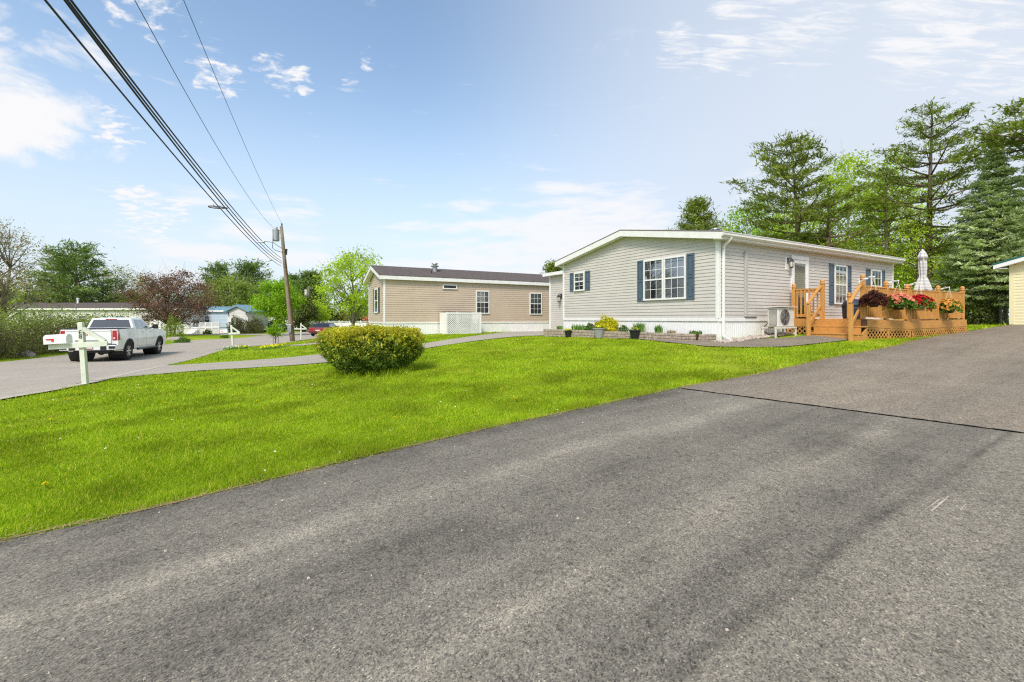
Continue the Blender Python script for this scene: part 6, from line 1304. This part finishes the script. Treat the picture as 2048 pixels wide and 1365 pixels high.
hedge('overgrown_hedge', 'large overgrown hedge of brown twigs and green leaves beside the pickup truck', hb_, 1.15, lambda s: 2.0+.16*np.sin(s*14)+.10*np.sin(s*33), 52000, 'hedge', .085, 'hedgetop', 700, seed=4)
hedge('cedar_hedge', 'clipped dark cedar hedge showing above the brown roof', [((60-CX)/F_PX*67, 67), ((270-CX)/F_PX*67, 67)], 1.0, lambda s: 5.35+0*s+.12*np.sin(s*40), 14000, 'cedar', .18, None, 150, seed=5, rough=.12)
# trimmed yew bush on the lawn
def yew_bush():
    bx_, by_ = (741-CX)/F_PX*10.45, 10.45; b = (bx_, by_, gz(bx_, by_)); t = thing('trimmed_bush', 'wide trimmed evergreen bush with yellow new growth on the front lawn', 'bush', b, R(8))
    n = 52000; a = rng.uniform(0, 6.283, n); c = rng.uniform(-1, 1, n); q = rng.random(n)
    # mushroom profile: radius against height
    hts = np.array([0, .10, .25, .45, .66, .82, .94, 1.0, 1.02]); rad = np.array([.54, .64, .86, 1.02, 1.115, 1.125, 1.06, .86, .0]); H = 1.0
    arcw = np.concatenate([[0], np.cumsum(np.hypot(np.diff(hts), np.diff(rad))*(rad[1:]+rad[:-1]))]); s = np.interp(rng.random(n)*arcw[-1], arcw, np.arange(9)); h0 = np.interp(s, np.arange(9), hts); r0 = np.interp(s, np.arange(9), rad)
    lump = 1+.06*np.sin(3*a+1.1)+.05*np.sin(5*a+h0*5)+.05*np.sin(12*a+h0*17)+.035*np.sin(23*a-h0*29); dep = 1-.30*rng.random(n)**2.0
    X = r0*lump*np.cos(a)*dep; Y = r0*.86*lump*np.sin(a)*dep; Z = (h0*(1+.035*np.sin(6*X+1)*np.sin(7*Y)))*(1-.12*(1-dep)/.3)*H
    P = np.stack([X, Y, Z], 1)+rng.normal(size=(n, 3))*.018; nr = unit(np.stack([np.cos(a)*(.35+r0), np.sin(a)*(.35+r0), (h0-.45)*2.0], 1))
    tip = (h0+rng.normal(size=n)*.12 > .78+.10*np.sin(4*a)) & (dep > .9) | ((rng.random(n) < .06*(h0 > .35)) & (dep > .95))
    leaves('foliage', P[~tip], 'yew', t, size=.050, sj=.55, aspect=.40, nrm=nr[~tip], bias=.5); leaves('new_growth', P[tip]+nr[tip]*.03*rng.random((tip.sum(), 1)), 'yewtip', t, size=.055, sj=.6, aspect=.36, nrm=nr[tip], bias=.4)
    k_ = rng.permutation(n)[:1500]; k_ = k_[h0[k_] > .4]; sp = (P[k_]+nr[k_]*rng.uniform(.02, .12, (len(k_), 1)))[:, None]+rng.normal(size=(len(k_), 3, 3))*.012
    leaves('stray_shoots', sp.reshape(-1, 3), 'yewtip', t, size=.05, aspect=.36, axis=np.repeat(nr[k_], 3, 0), abias=1.2)
    ch = []
    for k in range(70):
        i = rng.integers(n); ch.append(limb((.12*math.cos(a[i]), .12*math.sin(a[i]), -.05), P[i]*.95, .025, .006, .05, .1, 5))
    tubes('stem', ch, 'bark', t, 5); m = MB(); m.lathe([(.34, .10), (.56, .3), (.70, .5), (.72, .66), (.5, .76), (.1, .80)], n=18, squash=lambda t_, q: .92+.06*math.sin(3*t_)); core = m.build('inner_core', 'bark', t)  # solid dark core added inside the bush to block seeing through the leaves
    # longer grass under its skirt
    V = []; 
    for k in range(2600):
        an = rng.uniform(0, 6.28); r = rng.uniform(.5, 1.02); p = np.array([r*math.cos(an), r*.9*math.sin(an), 0]); wx = bx_+p[0]; wy = by_+p[1]; p[2] = gz(wx, wy)-b[2]-.02; e = rng.normal(size=3)*.05; h_ = rng.uniform(.08, .22); g = np.array([math.cos(an*7), math.sin(an*7), 0])*.006; V.append([p-g, p+g, p+np.array([e[0], e[1], h_])])
    o = link('long_grass', np_mesh('long_grass', np.array(V), 3), 'grass'); o.location = b; tag(o, 'longer uncut grass growing under the trimmed bush', 'grass', kind='stuff')
yew_bush()
# a tree that stands beyond the hedge, mirrored in the gable windows
P_tree(-330, 300, 26, broadleaf, 'bare limbed tree standing beyond the hedge outside the view', nm='budding_tree', crown=(4.5, 4.5), leafmat='bud', barkmat='bark', nclump=90, per=8, leaf=.12, clump=.8, trunk=.3, crown_lo=.2, limbs=90, twigs=5, multi=2)
# rocks and roadside planting
def rock(name, lab, u, v, wpx, hpx, mat='rock', cat='rock', dy=0):
    p = gp(u, v); t = bmesh.new(); bmesh.ops.create_icosphere(t, subdivisions=3, radius=1); s = np.array([wpx/2, wpx*.38, hpx])/F_PX*p[1]; r_ = np.random.default_rng(int(u)); ph = r_.uniform(0, 6, 6)
    for w_ in t.verts:
        c = np.array(w_.co); k = 1+.12*math.sin(3*c[0]+ph[0])+.10*math.sin(4*c[1]+ph[1]+2*c[2])+.06*math.sin(9*c[0]+7*c[2]+ph[2])+.03*r_.normal(); c = c*k*s; c[2] = max(c[2], -.1*s[2]-.02); w_.co = c
    me = bpy.data.meshes.new(name); t.to_mesh(me); t.free(); o = link(name, me, mat); o.location = (p[0], p[1]+dy, gz(p[0], p[1]+dy)); return tag(o, lab, cat)
rock('boulder', 'rounded grey boulder under the overgrown hedge', 52, 714.5, 34, 13.5)
rock('boulder', 'pinkish grey boulder beside the road ahead of the pickup', 350, 681, 30, 8)
rock('boulder', 'brown rock behind the mailbox in the flower clump', 478, 697, 20, 7, dy=.3)
roundshrub('roadside_shrub', 'pale green upright shrub beyond the front of the pickup', gb(346, 47), 1.0, 2.0, 3200, 'willow', .1)
roundshrub('roadside_shrub', 'low green shrub against the pinkish boulder', (*gp(366, 686)[:2], gp(366, 686)[2]), .55, .38, 1500, 'shrub', .07)
roundshrub('roadside_shrub', 'tiny dark shrub on the strip of grass behind the mailbox', gb(449, 45), .4, .4, 700, 'shrub', .07)
roundshrub('foundation_shrub', 'upright dark shrub at the corner of the blue house bay', gb(471, 61), 1.0, 2.3, 2400, 'cedar', .12)
roundshrub('foundation_shrub', 'wide dark flowering shrub under the blue house windows', gb(491, 60), 2.0, 1.75, 4200, 'rhodo', .13)
roundshrub('foundation_shrub', 'round dark shrub beside the navy car', gb(511, 61.5), 1.1, 2.1, 2200, 'rhodo', .13)
roundshrub('foundation_shrub', 'small green shrub by the white porch steps', gb(415, 57), .5, .6, 900, 'shrub', .1)
p = gp(551, 694); broadleaf('sapling', 'young leafy sapling with bare lower stems near the utility pole', (p[0], p[1], p[2]), px(45, p[1])*1.0, (px(11, p[1]), px(9, p[1])), 'maple', 'greybark', nclump=34, per=34, leaf=.09, clump=.2, trunk=.035, crown_lo=.45, multi=4, limbs=20, cat='sapling')
def flowerpatch(lab, u, v, wpx, dpx, petal, n, h=.16):
    p = gp(u, v); t = thing('flower_patch', lab, 'flowers', (p[0], p[1], p[2])); rx = wpx/2/F_PX*p[1]; ry = dpx; Q = np.stack([rng.normal(size=n*4)*rx*.5, rng.normal(size=n*4)*ry*.4, rng.random(n*4)*h], 1); Q[:, 2] += ground(p[0]+Q[:, 0], p[1]+Q[:, 1])-p[2]
    leaves('foliage', Q, 'iris', t, size=.14, aspect=.25, axis=np.array([0, 0, 1.0]), abias=2.0); F_ = np.stack([rng.normal(size=n)*rx*.45, rng.normal(size=n)*ry*.4, h*(.8+.5*rng.random(n))], 1); F_[:, 2] += ground(p[0]+F_[:, 0], p[1]+F_[:, 1])-p[2]; leaves('blossom', F_, petal, t, size=.085, aspect=.9); return t
flowerpatch('patch of yellow daffodils on the lawn near the sapling', 546, 698, 52, 1.0, 'yellow', 130)
flowerpatch('white flowers around the foot of the mailbox post', 464, 699.5, 34, .6, 'whitepetal', 70)
flowerpatch('yellow flowers beside the brown rock at the mailbox', 484, 698.5, 22, .5, 'yellow', 45)
flowerpatch('reddish ground cover patch on the lawn beside the trimmed bush', 630, 686, 24, .8, 'salmon', 70, .06)

# dandelions in the lawn
def dandelion(proto=[None]):
    if proto[0] is None:
        t = thing('dandelion', 'yellow dandelion in the mown lawn', 'dandelion', (0, 0, 0), 0, 'dandelions in the lawn'); V = []
        for ring, (rr, zz, k) in enumerate(((.022, .052, 16), (.016, .058, 12), (.009, .062, 8))):
            for j in range(k):
                a = 6.283*(j+.3*ring)/k; d = np.array([math.cos(a), math.sin(a), 0]); g = np.array([-d[1], d[0], 0])*.0045; c = np.array([0, 0, zz-.006]); V.append([c-g*.3, c+d*rr*.7-g+np.array([0, 0, .006]), c+d*rr+np.array([0, 0, .004]), c+d*rr*.7+g+np.array([0, 0, .006])])
        link('flower_head', np_mesh('flower_head', np.array(V), 4), 'yellow', t); MB().tube([(0, 0, -.01), (.003, 0, .03), (0, 0, .054)], .0025, 5).build('stem', 'iris', t); proto[0] = t; return t
    return copy_tree(proto[0])
dl_px = [(90, 982), (1031, 806), (1119, 803), (1532, 726), (1541, 723), (1551, 720), (1526, 731), (1472, 726), (154, 792), (130, 803), (137, 806), (328, 811), (332, 813), (82, 806), (103, 849), (862, 730), (868, 747), (900, 765), (645, 768), (314, 762), (500, 774), (1106, 716), (880, 842), (1640, 703), (1700, 690), (1748, 684), (1762, 683), (1790, 681), (1801, 679), (1815, 677), (1833, 674), (1840, 673), (1856, 671), (790, 843), (515, 808)]
for u, v in dl_px:
    p = gp(u, v); o = dandelion(); s = 1.0+.5*rng.random()+max(0, (p[1]-8)*.03); o.location = (p[0], p[1], p[2]-.004); o.scale = (s,)*3; o.rotation_euler = (0, 0, rng.uniform(0, 6))
n = 420; x = rng.uniform(-9, 1, n); y = rng.uniform(4.0, 10, n); k = lawn_ok(x, y) & (np.sin(x*1.3+2)*np.sin(y*1.1+1) > .05); x, y = x[k], y[k]
P = np.stack([x, y, ground(x, y)+.045], 1); tag(link('fallen_petals', np_mesh('fallen_petals', cards(P, .018, .8, np.broadcast_to(np.array([0, 0, 1.]), P.shape), 1.5), 4), 'whitepetal'), 'scattered white petals and clover flowers in the lawn', 'petals', kind='stuff')
